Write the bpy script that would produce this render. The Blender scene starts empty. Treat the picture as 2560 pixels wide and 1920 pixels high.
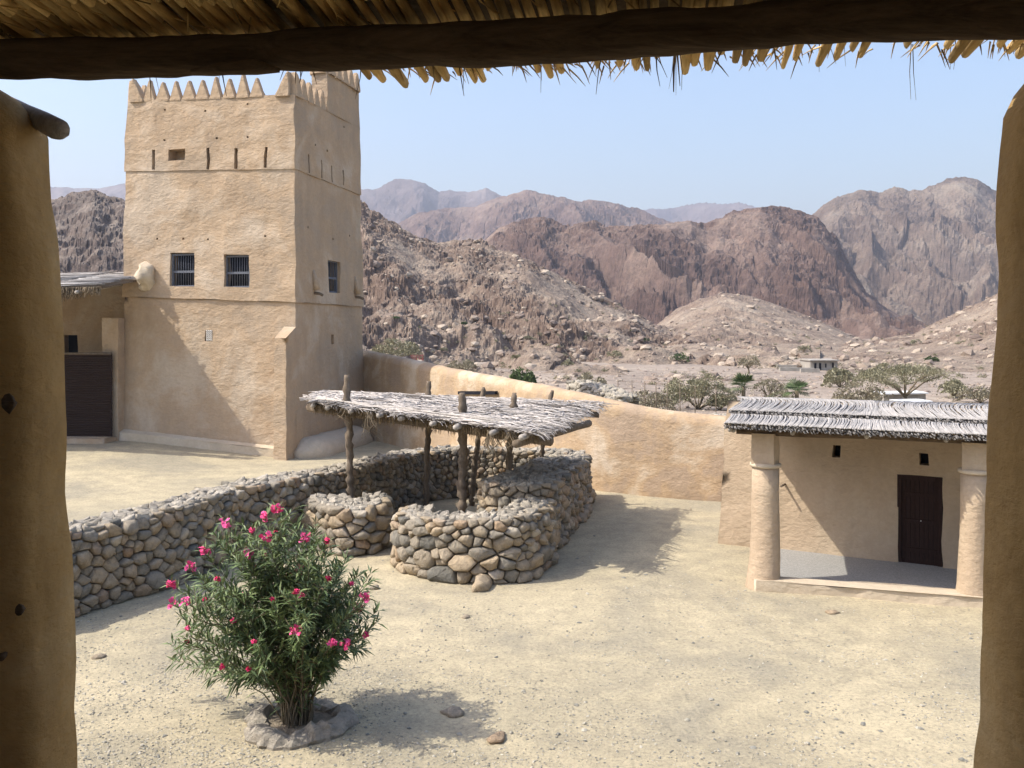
import bpy, math, random
import numpy as np
from mathutils import Vector
R = random.Random(7)
NR = np.random.RandomState(11)
rad = math.radians
# ------------------------------------------------------------------ camera, sky, sun, exposure
F, XC, YH, EYE = 2300.0, 1280.0, 820.0, 5.0        # focal length in photo pixels, centre column, horizon row, eye height
S = bpy.context.scene
C = S.collection
cam = bpy.data.cameras.new('camera'); camo = bpy.data.objects.new('camera', cam); C.objects.link(camo)
camo.location = (0, 0, EYE); camo.rotation_euler = (rad(90), 0, 0)
cam.sensor_width = 36; cam.lens = 36 * F / 2560; cam.shift_y = -(960 - YH) / 2560
cam.clip_start = 0.05; cam.clip_end = 20000
S.camera = camo
SUN = Vector((-0.632, -0.125, 0.766)).normalized()  # towards the sun: left of the view, 50 degrees up
world = bpy.data.worlds.new('World'); S.world = world; world.use_nodes = True
wn = world.node_tree.nodes; wl = world.node_tree.links
bg = wn['Background']
sky = wn.new('ShaderNodeTexSky'); sky.sky_type = 'NISHITA'; sky.sun_disc = False
sky.sun_elevation = math.asin(SUN.z); sky.sun_rotation = math.atan2(SUN.x, SUN.y)
sky.altitude = 400; sky.air_density = 1.7; sky.dust_density = 6.0; sky.ozone_density = 6.0
tn = wn.new('ShaderNodeMix'); tn.data_type = 'RGBA'; tn.blend_type = 'MULTIPLY'; tn.inputs[0].default_value = 1; tn.inputs[7].default_value = (1.24, 1.16, 1.20, 1)
wl.new(sky.outputs[0], tn.inputs[6]); wl.new(tn.outputs[2], bg.inputs[0]); bg.inputs[1].default_value = 0.15
sl = bpy.data.lights.new('sun', 'SUN'); sl.energy = 4.3; sl.angle = rad(0.53); sl.color = (1.0, 0.95, 0.86)
so = bpy.data.objects.new('sun', sl); C.objects.link(so); so.rotation_euler = (-SUN).to_track_quat('-Z', 'Y').to_euler()
S.view_settings.view_transform = 'Standard'; S.view_settings.look = 'None'
S.view_settings.exposure = 0.58; S.view_settings.gamma = 1.0; S.view_settings.use_curve_mapping = False
S.cycles.max_bounces = 8; S.cycles.diffuse_bounces = 5; S.cycles.volume_bounces = 0

# ------------------------------------------------------------------ helpers: places
def at(px, py, Y):
    return np.array([(px - XC) * Y / F, Y, EYE - (py - YH) * Y / F])
def gnd(px, py, z=0.0):
    Y = F * (EYE - z) / (py - YH)
    return ((px - XC) * Y / F, Y)

# ------------------------------------------------------------------ helpers: noise
_perm = NR.permutation(512).astype(np.int64); _perm = np.concatenate([_perm, _perm, _perm])
_g3 = NR.normal(size=(512, 3)); _g3 /= np.linalg.norm(_g3, axis=1)[:, None]
def noise3(x, y, z):
    x, y, z = np.broadcast_arrays(np.asarray(x, float), np.asarray(y, float), np.asarray(z, float))
    xi, yi, zi = np.floor(x).astype(np.int64), np.floor(y).astype(np.int64), np.floor(z).astype(np.int64)
    xf, yf, zf = x - xi, y - yi, z - zi
    u, v, w = [t * t * t * (t * (t * 6 - 15) + 10) for t in (xf, yf, zf)]
    def g(i, j, k):
        h = _perm[(_perm[(_perm[(xi + i) & 511] + yi + j) & 511] + zi + k) & 511]
        q = _g3[h]
        return q[..., 0] * (xf - i) + q[..., 1] * (yf - j) + q[..., 2] * (zf - k)
    a = g(0,0,0) * (1-u) + g(1,0,0) * u; b = g(0,1,0) * (1-u) + g(1,1,0) * u
    c = g(0,0,1) * (1-u) + g(1,0,1) * u; d = g(0,1,1) * (1-u) + g(1,1,1) * u
    return ((a * (1-v) + b * v) * (1-w) + (c * (1-v) + d * v) * w) * 1.5
def fbm(x, y, z=0.0, o=4, gain=.5, lac=2.03):
    s = 0; a = 1; f = 1
    for i in range(o):
        s = s + a * noise3(x * f + 17 * i, y * f - 9 * i, z * f + 5 * i); a *= gain; f *= lac
    return s
def ridged(x, y, z=0.0, o=4, gain=.5, lac=2.07):
    s = 0; a = 1; f = 1; t = 0
    for i in range(o):
        s = s + a * (1 - np.abs(noise3(x * f + 31 * i, y * f + 7 * i, z * f)) * 2); t += a; a *= gain; f *= lac
    return s / t
def wob(p, amp, sc, o=2):                          # vector noise displacement, same at shared edges
    p = np.asarray(p, float); q = p * sc
    d = np.stack([fbm(q[:,0] + 3.1, q[:,1], q[:,2], o), fbm(q[:,0], q[:,1] + 7.7, q[:,2], o), fbm(q[:,0], q[:,1], q[:,2] + 5.3, o) * .5], 1)
    return p + d * amp

# ------------------------------------------------------------------ helpers: objects
def link(o, parent=None):
    C.objects.link(o)
    if parent is not None: o.parent = parent
    return o
def tag(o, label=None, cat=None, group=None, kind=None):
    if label: o['label'] = label
    if cat: o['category'] = cat
    if group: o['group'] = group
    if kind: o['kind'] = kind
    return o
def thing(name, label, cat, group=None):
    o = bpy.data.objects.new(name, None); o.empty_display_size = .2
    link(o); return tag(o, label, cat, group)
def raw_mesh(name, V, Fc, mats, smooth=True, tint=None, mi=None):
    me = bpy.data.meshes.new(name)
    me.from_pydata([tuple(map(float, v)) for v in V], [], Fc)
    for m in (mats if isinstance(mats, (list, tuple)) else [mats]): me.materials.append(m)
    if smooth: me.polygons.foreach_set('use_smooth', [True] * len(me.polygons))
    if mi is not None: me.polygons.foreach_set('material_index', mi)
    if tint is not None:
        a = me.attributes.new('tint', 'FLOAT', 'POINT'); a.data.foreach_set('value', [float(t) for t in tint])
    me.validate(); me.update()
    return me
class MB:
    def __init__(s): s.v = []; s.f = []; s.t = []
    def add(s, V, Fc, tint=0.5):
        n = len(s.v); s.v.extend([tuple(map(float, p)) for p in V]); s.f.extend([tuple(i + n for i in f) for f in Fc]); s.t.extend([tint] * len(V)); return s
    def box(s, c, half, ax=(1,0,0), up=(0,0,1), tint=.5):
        ax = Vector(ax).normalized(); up = Vector(up).normalized(); ay = up.cross(ax).normalized(); c = Vector(c)
        V = [c + ax * (half[0]*i) + ay * (half[1]*j) + up * (half[2]*k) for i in (-1,1) for j in (-1,1) for k in (-1,1)]
        return s.add(V, [(0,1,3,2),(4,6,7,5),(0,4,5,1),(2,3,7,6),(0,2,6,4),(1,5,7,3)], tint)
    def tube(s, pts, rs, n=7, flat=1.0, jit=0.0, caps=True, tint=.5, upref=(0,0,1)):
        pts = [Vector(p) for p in pts]
        if not hasattr(rs, '__len__'): rs = [rs] * len(pts)
        V = []; Fc = []
        for i, p in enumerate(pts):
            d = (pts[min(i+1, len(pts)-1)] - pts[max(i-1, 0)]).normalized()
            u = Vector(upref)
            if abs(d.dot(u)) > .95: u = Vector((1, 0, 0))
            a = d.cross(u).normalized(); b = a.cross(d).normalized()
            for k in range(n):
                th = 2 * math.pi * k / n; r = rs[i] * (1 + jit * R.uniform(-1, 1))
                V.append(p + a * math.cos(th) * r + b * math.sin(th) * r * flat)
        for i in range(len(pts) - 1):
            for k in range(n):
                k2 = (k + 1) % n; Fc.append((i*n+k, i*n+k2, (i+1)*n+k2, (i+1)*n+k))
        if caps:
            Fc.append(tuple(range(n - 1, -1, -1))); Fc.append(tuple((len(pts)-1)*n + k for k in range(n)))
        return s.add(V, Fc, tint)
    def build(s, name, mat, parent=None, smooth=True):
        return link(bpy.data.objects.new(name, raw_mesh(name, s.v, s.f, mat, smooth, s.t)), parent)
def autosmooth(o, deg=40):
    me = o.data
    try: me.shade_auto_smooth if False else None
    except Exception: pass
    # mark sharp edges by angle
    import bmesh
    bm = bmesh.new(); bm.from_mesh(me)
    for e in bm.edges:
        e.smooth = not (len(e.link_faces) == 2 and e.calc_face_angle(0) > rad(deg))
    bm.to_mesh(me); bm.free(); return o

# ------------------------------------------------------------------ helpers: materials
def new_mat(name):
    m = bpy.data.materials.new(name); m.use_nodes = True
    nt = m.node_tree; b = nt.nodes['Principled BSDF']; b.inputs['Specular IOR Level'].default_value = 0.15
    b.inputs['Roughness'].default_value = .95
    return m, nt, b
def N(nt, t, **kw):
    n = nt.nodes.new('ShaderNode' + t)
    for k, v in kw.items():
        if k in n.inputs: n.inputs[k].default_value = v
        else: setattr(n, k, v)
    return n
def coords(nt, scale=(1,1,1)):
    tc = N(nt, 'TexCoord'); mp = N(nt, 'Mapping'); mp.inputs['Scale'].default_value = scale
    nt.links.new(tc.outputs['Object'], mp.inputs['Vector']); return mp.outputs[0]
def noise_n(nt, vec, scale, detail=5, rough=.6, dist=0.0):
    n = N(nt, 'TexNoise'); n.inputs['Scale'].default_value = scale; n.inputs['Detail'].default_value = detail
    n.inputs['Roughness'].default_value = rough; n.inputs['Distortion'].default_value = dist
    nt.links.new(vec, n.inputs['Vector']); return n.outputs['Fac']
def ramp(nt, fac, stops):
    r = N(nt, 'ValToRGB'); e = r.color_ramp.elements
    while len(e) < len(stops): e.new(.5)
    for i, (p, c) in enumerate(stops): e[i].position = p; e[i].color = (*c, 1) if len(c) == 3 else c
    nt.links.new(fac, r.inputs[0]); return r.outputs[0]
def mix(nt, fac, a, b, mode='MIX'):
    m = N(nt, 'Mix', data_type='RGBA', blend_type=mode)
    for i, v in ((0, fac), (6, a), (7, b)):
        if isinstance(v, bpy.types.NodeSocket): nt.links.new(v, m.inputs[i])
        else: m.inputs[i].default_value = v if i == 0 else (*v, 1)
    return m.outputs[2]
def mathn(nt, op, a, b=None, clamp=False):
    m = N(nt, 'Math', operation=op, use_clamp=clamp)
    for i, v in ((0, a), (1, b)):
        if v is None: continue
        if isinstance(v, bpy.types.NodeSocket): nt.links.new(v, m.inputs[i])
        else: m.inputs[i].default_value = v
    return m.outputs[0]
def bump(nt, b, h, strength, dist):
    n = N(nt, 'Bump'); n.inputs['Strength'].default_value = strength; n.inputs['Distance'].default_value = dist
    nt.links.new(h, n.inputs['Height'])
    prev = b.inputs['Normal'].links
    if prev: nt.links.new(prev[0].from_socket, n.inputs['Normal'])
    nt.links.new(n.outputs[0], b.inputs['Normal'])
def attr(nt, name='tint'):
    a = N(nt, 'Attribute'); a.attribute_name = name; return a.outputs['Fac']

def plaster(name, base, warm, pale, sc=1.0, bs=1.0, stain=.5, patch=(.35, .65)):
    m, nt, b = new_mat(name); v = coords(nt); vs = coords(nt, (1, 1, .22))
    n1 = noise_n(nt, v, .45 * sc, 6, .62, .4); n2 = noise_n(nt, vs, 1.6 * sc, 5, .65); n3 = noise_n(nt, v, 9 * sc, 5, .7)
    c = ramp(nt, n1, [(patch[0], base), (.5, warm), (patch[1], pale)])
    streak = ramp(nt, n2, [(.3, (.80, .78, .76)), (.62, (1.06, 1.05, 1.04))])
    c = mix(nt, stain, c, streak, 'MULTIPLY')
    c = mix(nt, .5, c, ramp(nt, n3, [(.3, (.82, .82, .82)), (.7, (1.1, 1.1, 1.1))]), 'MULTIPLY')
    nt.links.new(c, b.inputs['Base Color'])
    h0 = noise_n(nt, coords(nt, (1, 1, 1.5)), 1.9 * sc, 3, .5, .1); h1 = noise_n(nt, coords(nt, (1, 1, 1.7)), 5.5 * sc, 7, .66, .15); h2 = noise_n(nt, v, 26 * sc, 5, .7)
    bump(nt, b, h0, .5 * bs, .12 / sc); bump(nt, b, h1, .8 * bs, .055 / sc); bump(nt, b, h2, .4 * bs, .012 / sc)
    return m
M = {}
M['plaster'] = plaster('mud_plaster', (.385, .30, .212), (.43, .32, .212), (.48, .39, .29), 1.0, 1.0, .5, (.38, .64))
M['plaster_orange'] = plaster('orange_mud_plaster', (.37, .28, .195), (.42, .305, .19), (.53, .44, .33), 1.6, .9, .5, (.42, .66))
M['plaster_house'] = plaster('house_mud_plaster', (.39, .305, .212), (.42, .325, .225), (.455, .365, .26), 1.2, .8, .45)
M['plaster_pale'] = plaster('pale_mud_plaster', (.50, .42, .31), (.53, .44, .32), (.57, .49, .37), 1.5, .8, .3)
M['plaster_edge'] = plaster('window_edge_plaster', (.42, .325, .225), (.45, .34, .23), (.50, .40, .28), 1.5, .8, .4)
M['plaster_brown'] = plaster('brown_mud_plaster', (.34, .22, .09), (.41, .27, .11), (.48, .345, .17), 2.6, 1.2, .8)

def wood(name, dark, light, sc=1.0, axis=(1, 1, 1), tinted=False, bs=.6):
    m, nt, b = new_mat(name); v = coords(nt, axis)
    n1 = noise_n(nt, v, 6 * sc, 6, .7, .6); n2 = noise_n(nt, v, 30 * sc, 4, .7)
    c = ramp(nt, n1, [(.3, dark), (.7, light)])
    c = mix(nt, .6, c, ramp(nt, n2, [(.3, (.6, .6, .6)), (.7, (1.15, 1.15, 1.15))]), 'MULTIPLY')
    if tinted: c = mix(nt, .9, c, ramp(nt, attr(nt), [(0, (.30, .27, .24)), (.45, (.90, .88, .85)), (1, (1.4, 1.35, 1.28))]), 'MULTIPLY')
    nt.links.new(c, b.inputs['Base Color']); bump(nt, b, n1, bs, .02); bump(nt, b, n2, bs * .6, .004)
    return m
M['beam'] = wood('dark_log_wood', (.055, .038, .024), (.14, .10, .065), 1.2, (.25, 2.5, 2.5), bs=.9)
M['log'] = wood('weathered_log_wood', (.10, .075, .05), (.24, .19, .14), 1.5, (1, 1, .35))
M['greywood'] = wood('grey_weathered_wood', (.22, .20, .18), (.46, .43, .39), 2, (1, 1, .5), True)
M['darkwood'] = wood('dark_door_wood', (.022, .012, .010), (.05, .028, .022), 3, (4, 4, .4))
M['barwood'] = wood('window_bar_wood', (.10, .11, .13), (.2, .21, .24), 4)
M['thatch'] = wood('grey_palm_thatch', (.28, .255, .235), (.57, .54, .515), 3, (1, 1, 1), True)
M['thatch_house'] = wood('curled_grey_thatch', (.24, .23, .22), (.42, .405, .39), 3, (1, 1, 1), True)
M['stalk'] = wood('golden_palm_stalk', (.38, .255, .10), (.62, .455, .21), 2.2, (1.6, .2, 1.6), True, .5)
M['strand'] = wood('dry_frond_fibre', (.10, .07, .04), (.28, .21, .12), 4)
M['fringe'] = wood('dry_brown_fringe', (.20, .155, .10), (.42, .35, .25), 4, (1, 1, 1), True)
M['mat_dark'] = wood('dark_woven_mat', (.03, .018, .014), (.07, .045, .035), 8)
m, nt, b = new_mat('painted_interior_dark'); b.inputs['Base Color'].default_value = (.012, .013, .018, 1); M['dark'] = m  # near-black colour painted for the unlit depth behind openings
m, nt, b = new_mat('carved_white_plaster'); b.inputs['Base Color'].default_value = (.68, .66, .62, 1); M['white'] = m

def stone_mat(name, cols, gain=1.0):
    m, nt, b = new_mat(name); v = coords(nt)
    c = ramp(nt, attr(nt), cols); n1 = noise_n(nt, v, 7, 6, .7, .5); n2 = noise_n(nt, v, 40, 5, .75)
    c = mix(nt, .75, c, ramp(nt, n1, [(.30, (.50, .49, .47)), (.50, (.98, .98, .97)), (.70, (1.3, 1.25, 1.16))]), 'MULTIPLY')
    c = mix(nt, .6, c, ramp(nt, n2, [(.3, (.7, .7, .7)), (.7, (1.15, 1.15, 1.15))]), 'MULTIPLY')
    nt.links.new(c, b.inputs['Base Color']); b.inputs['Roughness'].default_value = .85
    bump(nt, b, n1, 1.0, .07); bump(nt, b, n2, .9, .012)
    return m
M['stone'] = stone_mat('field_stone', [(0, (.17, .16, .135)), (.22, (.265, .24, .195)), (.5, (.345, .29, .215)), (.78, (.42, .33, .22)), (.92, (.35, .25, .165)), (1, (.48, .42, .33))])
M['stone_top'] = stone_mat('pale_rubble', [(0, (.27, .245, .205)), (.5, (.39, .345, .275)), (1, (.48, .43, .35))])
M['pebble'] = stone_mat('pebble_stone', [(0, (.19, .19, .17)), (.3, (.36, .34, .28)), (.7, (.48, .44, .35)), (1, (.58, .53, .43))])
m, nt, b = new_mat('earth_core'); v = coords(nt)
nt.links.new(ramp(nt, noise_n(nt, v, 12, 5), [(.3, (.15, .125, .09)), (.7, (.28, .23, .165))]), b.inputs['Base Color']); bump(nt, b, noise_n(nt, v, 20, 5), 1, .05); M['core'] = m
m, nt, b = new_mat('leaf_green'); v = coords(nt)
nt.links.new(ramp(nt, attr(nt), [(0, (.06, .09, .035)), (.5, (.13, .18, .065)), (1, (.24, .29, .12))]), b.inputs['Base Color'])
b.inputs['Roughness'].default_value = .5; b.inputs['Specular IOR Level'].default_value = .4; M['leaf'] = m
m, nt, b = new_mat('petal_pink'); nt.links.new(ramp(nt, attr(nt), [(0, (.35, .02, .04)), (.4, (.75, .05, .16)), (1, (.85, .14, .36))]), b.inputs['Base Color']); b.inputs['Roughness'].default_value = .6; M['petal'] = m
def foliage_mat(name, a, c, d):
    m, nt, b = new_mat(name); nt.links.new(ramp(nt, attr(nt), [(0, a), (.5, c), (1, d)]), b.inputs['Base Color']); return m
M['scrub'] = foliage_mat('olive_scrub_leaf', (.17, .165, .10), (.27, .255, .16), (.38, .35, .24))
M['dryscrub'] = foliage_mat('dry_scrub_twig', (.20, .175, .12), (.29, .26, .18), (.39, .35, .25))
M['palm'] = foliage_mat('palm_leaf', (.04, .07, .03), (.08, .12, .045), (.14, .18, .08))
M['stem'] = wood('shrub_stem', (.10, .08, .05), (.22, .18, .12), 5)

# ground
m, nt, b = new_mat('yard_sand'); v = coords(nt)
n1 = noise_n(nt, v, .28, 7, .68, .6); n2 = noise_n(nt, v, 2.2, 6, .7); n3 = noise_n(nt, v, 17, 7, .85); n4 = noise_n(nt, v, 90, 3, .8)
c = ramp(nt, n1, [(.36, (.315, .28, .205)), (.5, (.40, .345, .235)), (.64, (.48, .41, .275))])
c = mix(nt, .7, c, ramp(nt, n2, [(.3, (.72, .73, .75)), (.6, (1.08, 1.07, 1.04))]), 'MULTIPLY')
c = mix(nt, .68, c, ramp(nt, n3, [(.36, (.42, .43, .45)), (.46, (.92, .92, .92)), (.62, (1.3, 1.27, 1.2))]), 'MULTIPLY')
sep = N(nt, 'SeparateXYZ'); nt.links.new(coords(nt), sep.inputs[0])
far = mathn(nt, 'MULTIPLY', mathn(nt, 'SUBTRACT', sep.outputs[1], 44.0), .3, True)
n5 = noise_n(nt, v, .05, 7, .7, .6); n6 = noise_n(nt, v, .9, 7, .8)
c2 = ramp(nt, n5, [(.35, (.22, .18, .145)), (.55, (.30, .245, .195)), (.7, (.36, .305, .24))])
c2 = mix(nt, .9, c2, ramp(nt, n6, [(.36, (.45, .44, .43)), (.5, (1, 1, 1)), (.7, (1.15, 1.13, 1.1))]), 'MULTIPLY')
nt.links.new(mix(nt, far, c, c2), b.inputs['Base Color'])
bump(nt, b, n2, .35, .12); bump(nt, b, n3, .8, .03); bump(nt, b, n4, .4, .008); M['ground'] = m
m, nt, b = new_mat('grey_gravel'); v = coords(nt); n3 = noise_n(nt, v, 30, 6, .8)
nt.links.new(ramp(nt, n3, [(.3, (.17, .165, .155)), (.55, (.30, .29, .265)), (.75, (.42, .40, .36))]), b.inputs['Base Color']); bump(nt, b, n3, .6, .02); M['gravel'] = m

def rock_mat(name, dark, mid, pale, scale, bdist, patch=None):
    m, nt, b = new_mat(name); v = coords(nt)
    n1 = noise_n(nt, v, scale, 9, .68, .2); n2 = noise_n(nt, v, scale * 7, 8, .78); n4 = noise_n(nt, v, scale * 30, 6, .85); n3 = noise_n(nt, v, scale * .22, 5, .6, .4)
    c = ramp(nt, n1, [(.32, dark), (.5, mid), (.70, pale)])
    c = mix(nt, .85, c, ramp(nt, n2, [(.34, (.58, .57, .57)), (.5, (.98, .98, .98)), (.68, (1.25, 1.22, 1.17))]), 'MULTIPLY')
    c = mix(nt, .9, c, ramp(nt, n4, [(.38, (.50, .48, .47)), (.47, (.97, .97, .97)), (.62, (1.2, 1.18, 1.15))]), 'MULTIPLY')
    if patch: c = mix(nt, mathn(nt, 'MULTIPLY', mathn(nt, 'SUBTRACT', n3, .52), 6, True), c, patch, 'MULTIPLY')
    c = mix(nt, mathn(nt, 'MULTIPLY', attr(nt), .85), c, mix(nt, 1.0, c, (.74, .69, .68), 'MULTIPLY'))
    # steep faces are bare dark rock, gentle ones lie under pale scree
    g = N(nt, 'NewGeometry'); sp = N(nt, 'SeparateXYZ'); nt.links.new(g.outputs['Normal'], sp.inputs[0])
    st = mathn(nt, 'MULTIPLY', mathn(nt, 'SUBTRACT', .80, sp.outputs[2]), 3.0, True)
    c = mix(nt, st, c, mix(nt, 1.0, c, (.78, .74, .75), 'MULTIPLY'))
    nt.links.new(c, b.inputs['Base Color']); bump(nt, b, n1, .5, bdist * 3); bump(nt, b, n2, 1.0, bdist * .9); bump(nt, b, n4, 1.0, bdist * .3)
    return m
# ------------------------------------------------------------------ setting: ground sheet
def sgrid(n, lo, hi, k):
    t = np.linspace(-1, 1, n) if lo < 0 else np.linspace(0, 1, n)
    s = np.sinh(t * k) / math.sinh(k)
    return np.where(s < 0, -s * lo, s * hi)
gx = sgrid(261, -7000, 7000, 8.2); gy = np.concatenate([np.linspace(-300, 2, 8), 2.5 + sgrid(300, 0, 7000, 7.6)])
GX, GY = np.meshgrid(gx, gy)
def ground_z(x, y):
    near = np.clip((60 - y) / 20, 0, 1)
    z = .022 * fbm(np.asarray(x) * .5, np.asarray(y) * .5, 0, 3)
    z = z + .48 * np.clip((-8.5 - np.asarray(x)) / 6.5, 0, 1) * np.clip((np.asarray(y) - 27) / 8, 0, 1)
    return z * near + (1 - near) * (.35 * fbm(np.asarray(x) * .04, np.asarray(y) * .04, 3, 4)) - .15 * (1 - near)
def grid_faces(nr, nc):
    i = np.arange(nr - 1)[:, None] * nc + np.arange(nc - 1)[None, :]
    return np.stack([i, i + 1, i + nc + 1, i + nc], -1).reshape(-1, 4)
def fast_mesh(name, V, Fq, mat, smooth=True):
    me = bpy.data.meshes.new(name); n = len(V); k = len(Fq); w = Fq.shape[1]
    me.vertices.add(n); me.vertices.foreach_set('co', V.astype(np.float32).ravel())
    me.loops.add(k * w); me.loops.foreach_set('vertex_index', Fq.astype(np.int32).ravel())
    me.polygons.add(k); me.polygons.foreach_set('loop_start', (np.arange(k) * w).astype(np.int32))
    me.polygons.foreach_set('use_smooth', np.full(k, smooth)); me.materials.append(mat); me.update(calc_edges=True); me.validate()
    return me
V = np.stack([GX, GY, ground_z(GX, GY)], -1).reshape(-1, 3)
g = link(bpy.data.objects.new('ground', fast_mesh('ground', V, grid_faces(len(gy), len(gx)), M['ground']))); g['kind'] = 'structure'

# ------------------------------------------------------------------ setting: hills
M['rock_near'] = rock_mat('near_hill_rock', (.165, .125, .097), (.26, .205, .156), (.345, .285, .215), .16, .30)
M['rock_dark'] = rock_mat('dark_hill_rock', (.13, .11, .095), (.21, .18, .15), (.30, .26, .21), .12, .35)
M['rock_brown'] = rock_mat('brown_cliff_rock', (.105, .072, .058), (.175, .123, .096), (.25, .19, .145), .02, 1.3)
M['rock_grey'] = rock_mat('grey_mountain_rock', (.125, .098, .076), (.195, .155, .118), (.27, .225, .17), .016, 1.8)
M['rock_far'] = rock_mat('far_mountain_rock', (.095, .075, .07), (.145, .115, .105), (.205, .17, .15), .009, 2.5)
HILLS = {}
def hill(name, sky_pts, D, yfoot, mat, nc, nr, shape, gamp=.25, gl=40., rough=.04, rl=12., kx=None, back=1.25, ridge_amp=.012, seed=0, lean=0.0, crag=0.0, bare=.5, spurs=()):
    pts = sorted(sky_pts); xs = np.array([p[0] for p in pts], float); ys = np.array([p[1] for p in pts], float)
    k = (np.linspace(kx[0], kx[1], nc) - XC) / F
    def H(kk): return np.interp(kk * F + XC, xs, (YH - ys)) * D / F + EYE
    def outcrop(kk, y):
        x = kk * y; q = fbm(x / (gl * 1.1) + seed, y / (gl * 1.6), seed + 11., 4) * 1.6 + (bare - .5) * 2 + .5 * np.clip((y - yfoot) / (D - yfoot), 0, 1)
        return np.clip(q + .35 - .7 * np.clip(1 - (y - yfoot) / (D - yfoot) * 2.6, 0, 1), 0, 1)
    def hz(kk, y):
        x = kk * y; om = outcrop(kk, y)
        Df = D * (1 + .06 * fbm(kk * 9 + seed, kk * 0 + 1.3, seed, 3))
        p = (y - yfoot) / (Df - yfoot)
        wp = kk + lean * (1 - p) + .02 * fbm(x / gl / 2 + seed, y / gl / 4, seed + 2., 3)
        Z = H(kk + (wp - kk) * np.clip(1 - p, 0, 1)) * Df / D
        pc = np.clip(p, 0, 1)
        Sx = np.interp(pc, [q[0] for q in shape], [q[1] for q in shape])
        Sx = Sx * np.where(p > 1, np.clip(1 - (p - 1) * 1.6, 0, 1), 1)
        z = Z * Sx
        bell = np.clip(np.sin(np.pi * np.clip(p, 0, 1)) ** .7, 0, 1)
        wx = x + gl * .3 * fbm(x / gl / 1.7, y / gl / 1.7, seed + 9., 3)
        gu = ridged((wx + .30 * y) / gl, (y - .2 * wx) / (gl * 1.9), seed + 4., 5, .47)             # spurs and gullies that run down the slope
        z = z + np.maximum(Z, 0) * gamp * bell * np.where(gu > .72, (gu - .72) * .5, (gu - .72) * 1.5) * np.clip((1.02 - p) * 3.5, 0, 1)
        for (sl_, sa, sn) in spurs:
            dd = np.clip(Df - y, -60, None); wv = .38 * fbm(x / sl_ / 1.6 + seed, y / sl_ / 1.6, seed + sl_, 4, .55)
            u_ = (x + sn * dd) / sl_ + wv; tri = 1 - 2 * np.abs(2 * (u_ - np.floor(u_)) - 1)
            mo = np.clip(.65 + .8 * noise3(np.floor(u_) * 7.3, y / sl_ / 1.2, seed + 1.5), .15, 1.3)
            z = z + sa * mo * (tri - .5) * bell * np.clip((1.04 - p) * 3.2, 0, 1)
        g2 = ridged((wx - .35 * y) / (gl * .36) + 3, y / (gl * .62), seed + 14., 5, .6)
        z = z + np.maximum(Z, 0) * gamp * .35 * bell * (g2 - .7) * np.clip((1.02 - p) * 3.5, 0, 1)
        r = (.35 + 1.1 * om) * (ridged(x / rl, y / rl, seed + 6., 6, .62) - .6) * np.clip((1.15 - p) * 4, .25, 1)
        z = z + rough * np.maximum(Z * .6 + D * .02, 1) * r * np.clip(p * 6, 0, 1)
        if crag:
            q = fbm(x / (rl * 1.6) + .5 * noise3(x / rl, y / rl, 1.), y / (rl * 1.1), z / (rl * .5) + seed, 4)
            z = z + crag * (.1 + 1.3 * om) * np.tanh(q * 4) * np.clip(p * 5, 0, 1)
        z = z + ridge_amp * D * .12 * fbm(x / (gl * .5), y / (gl * .5), seed + 7., 5) * np.clip(p * 2, 0, 1)
        return z + np.where(p < .03, (p - .03) * 200 * .1, 0)
    y = yfoot + (D * back - yfoot) * np.linspace(0, 1, nr) ** 1.25
    K, Yy = np.meshgrid(k, y)
    Z = hz(K, Yy); V = np.stack([K * Yy, Yy, Z], -1).reshape(-1, 3)
    o = link(bpy.data.objects.new(name, fast_mesh(name, V, grid_faces(nr, nc), mat, False))); o['kind'] = 'structure'
    t_ = o.data.attributes.new('tint', 'FLOAT', 'POINT'); t_.data.foreach_set('value', outcrop(K, Yy).astype(np.float32).ravel())
    HILLS[name] = hz
    return o
foot_cliff = [(0, 0), (.3, .16), (.58, .42), (.78, .72), (.92, .93), (1, 1)]
even = [(0, 0), (.3, .24), (.6, .58), (.85, .90), (1, 1)]
hill('far_blue_range', [(-400, 480), (145, 466), (200, 472), (250, 470), (316, 455), (500, 430), (700, 450), (898, 473), (940, 472), (960, 463), (987, 446), (1010, 444), (1033, 445), (1060, 455), (1098, 479), (1125, 474), (1167, 479), (1200, 474), (1214, 470), (1244, 486), (1300, 510), (1500, 600)],
     2700, 1950, M['rock_far'], 460, 130, even, .16, 260, .02, 70, (-100, 1500), seed=3, spurs=((300, 45, .35), (120, 14, -.4)))
hill('pale_far_range', [(1450, 560), (1606, 523), (1660, 521), (1721, 509), (1782, 506), (1820, 505), (1848, 500), (1890, 515), (1950, 522), (2030, 540), (2200, 560), (2700, 560)],
     3400, 2700, M['rock_far'], 320, 100, even, .16, 300, .02, 80, (1400, 2700), seed=8, spurs=((300, 40, -.3), (130, 14, .4)))
hill('purple_brown_range', [(800, 640), (1006, 552), (1052, 527), (1129, 519), (1190, 515), (1244, 491), (1290, 482), (1312, 474), (1330, 474), (1352, 483), (1400, 490), (1444, 500), (1498, 500), (1552, 509), (1598, 523), (1675, 554), (1800, 590), (2000, 640)],
     1600, 1120, M['rock_brown'], 540, 180, even, .14, 110, .03, 30, (800, 2000), seed=15, spurs=((130, 22, -.4), (55, 8, .35)))
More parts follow.
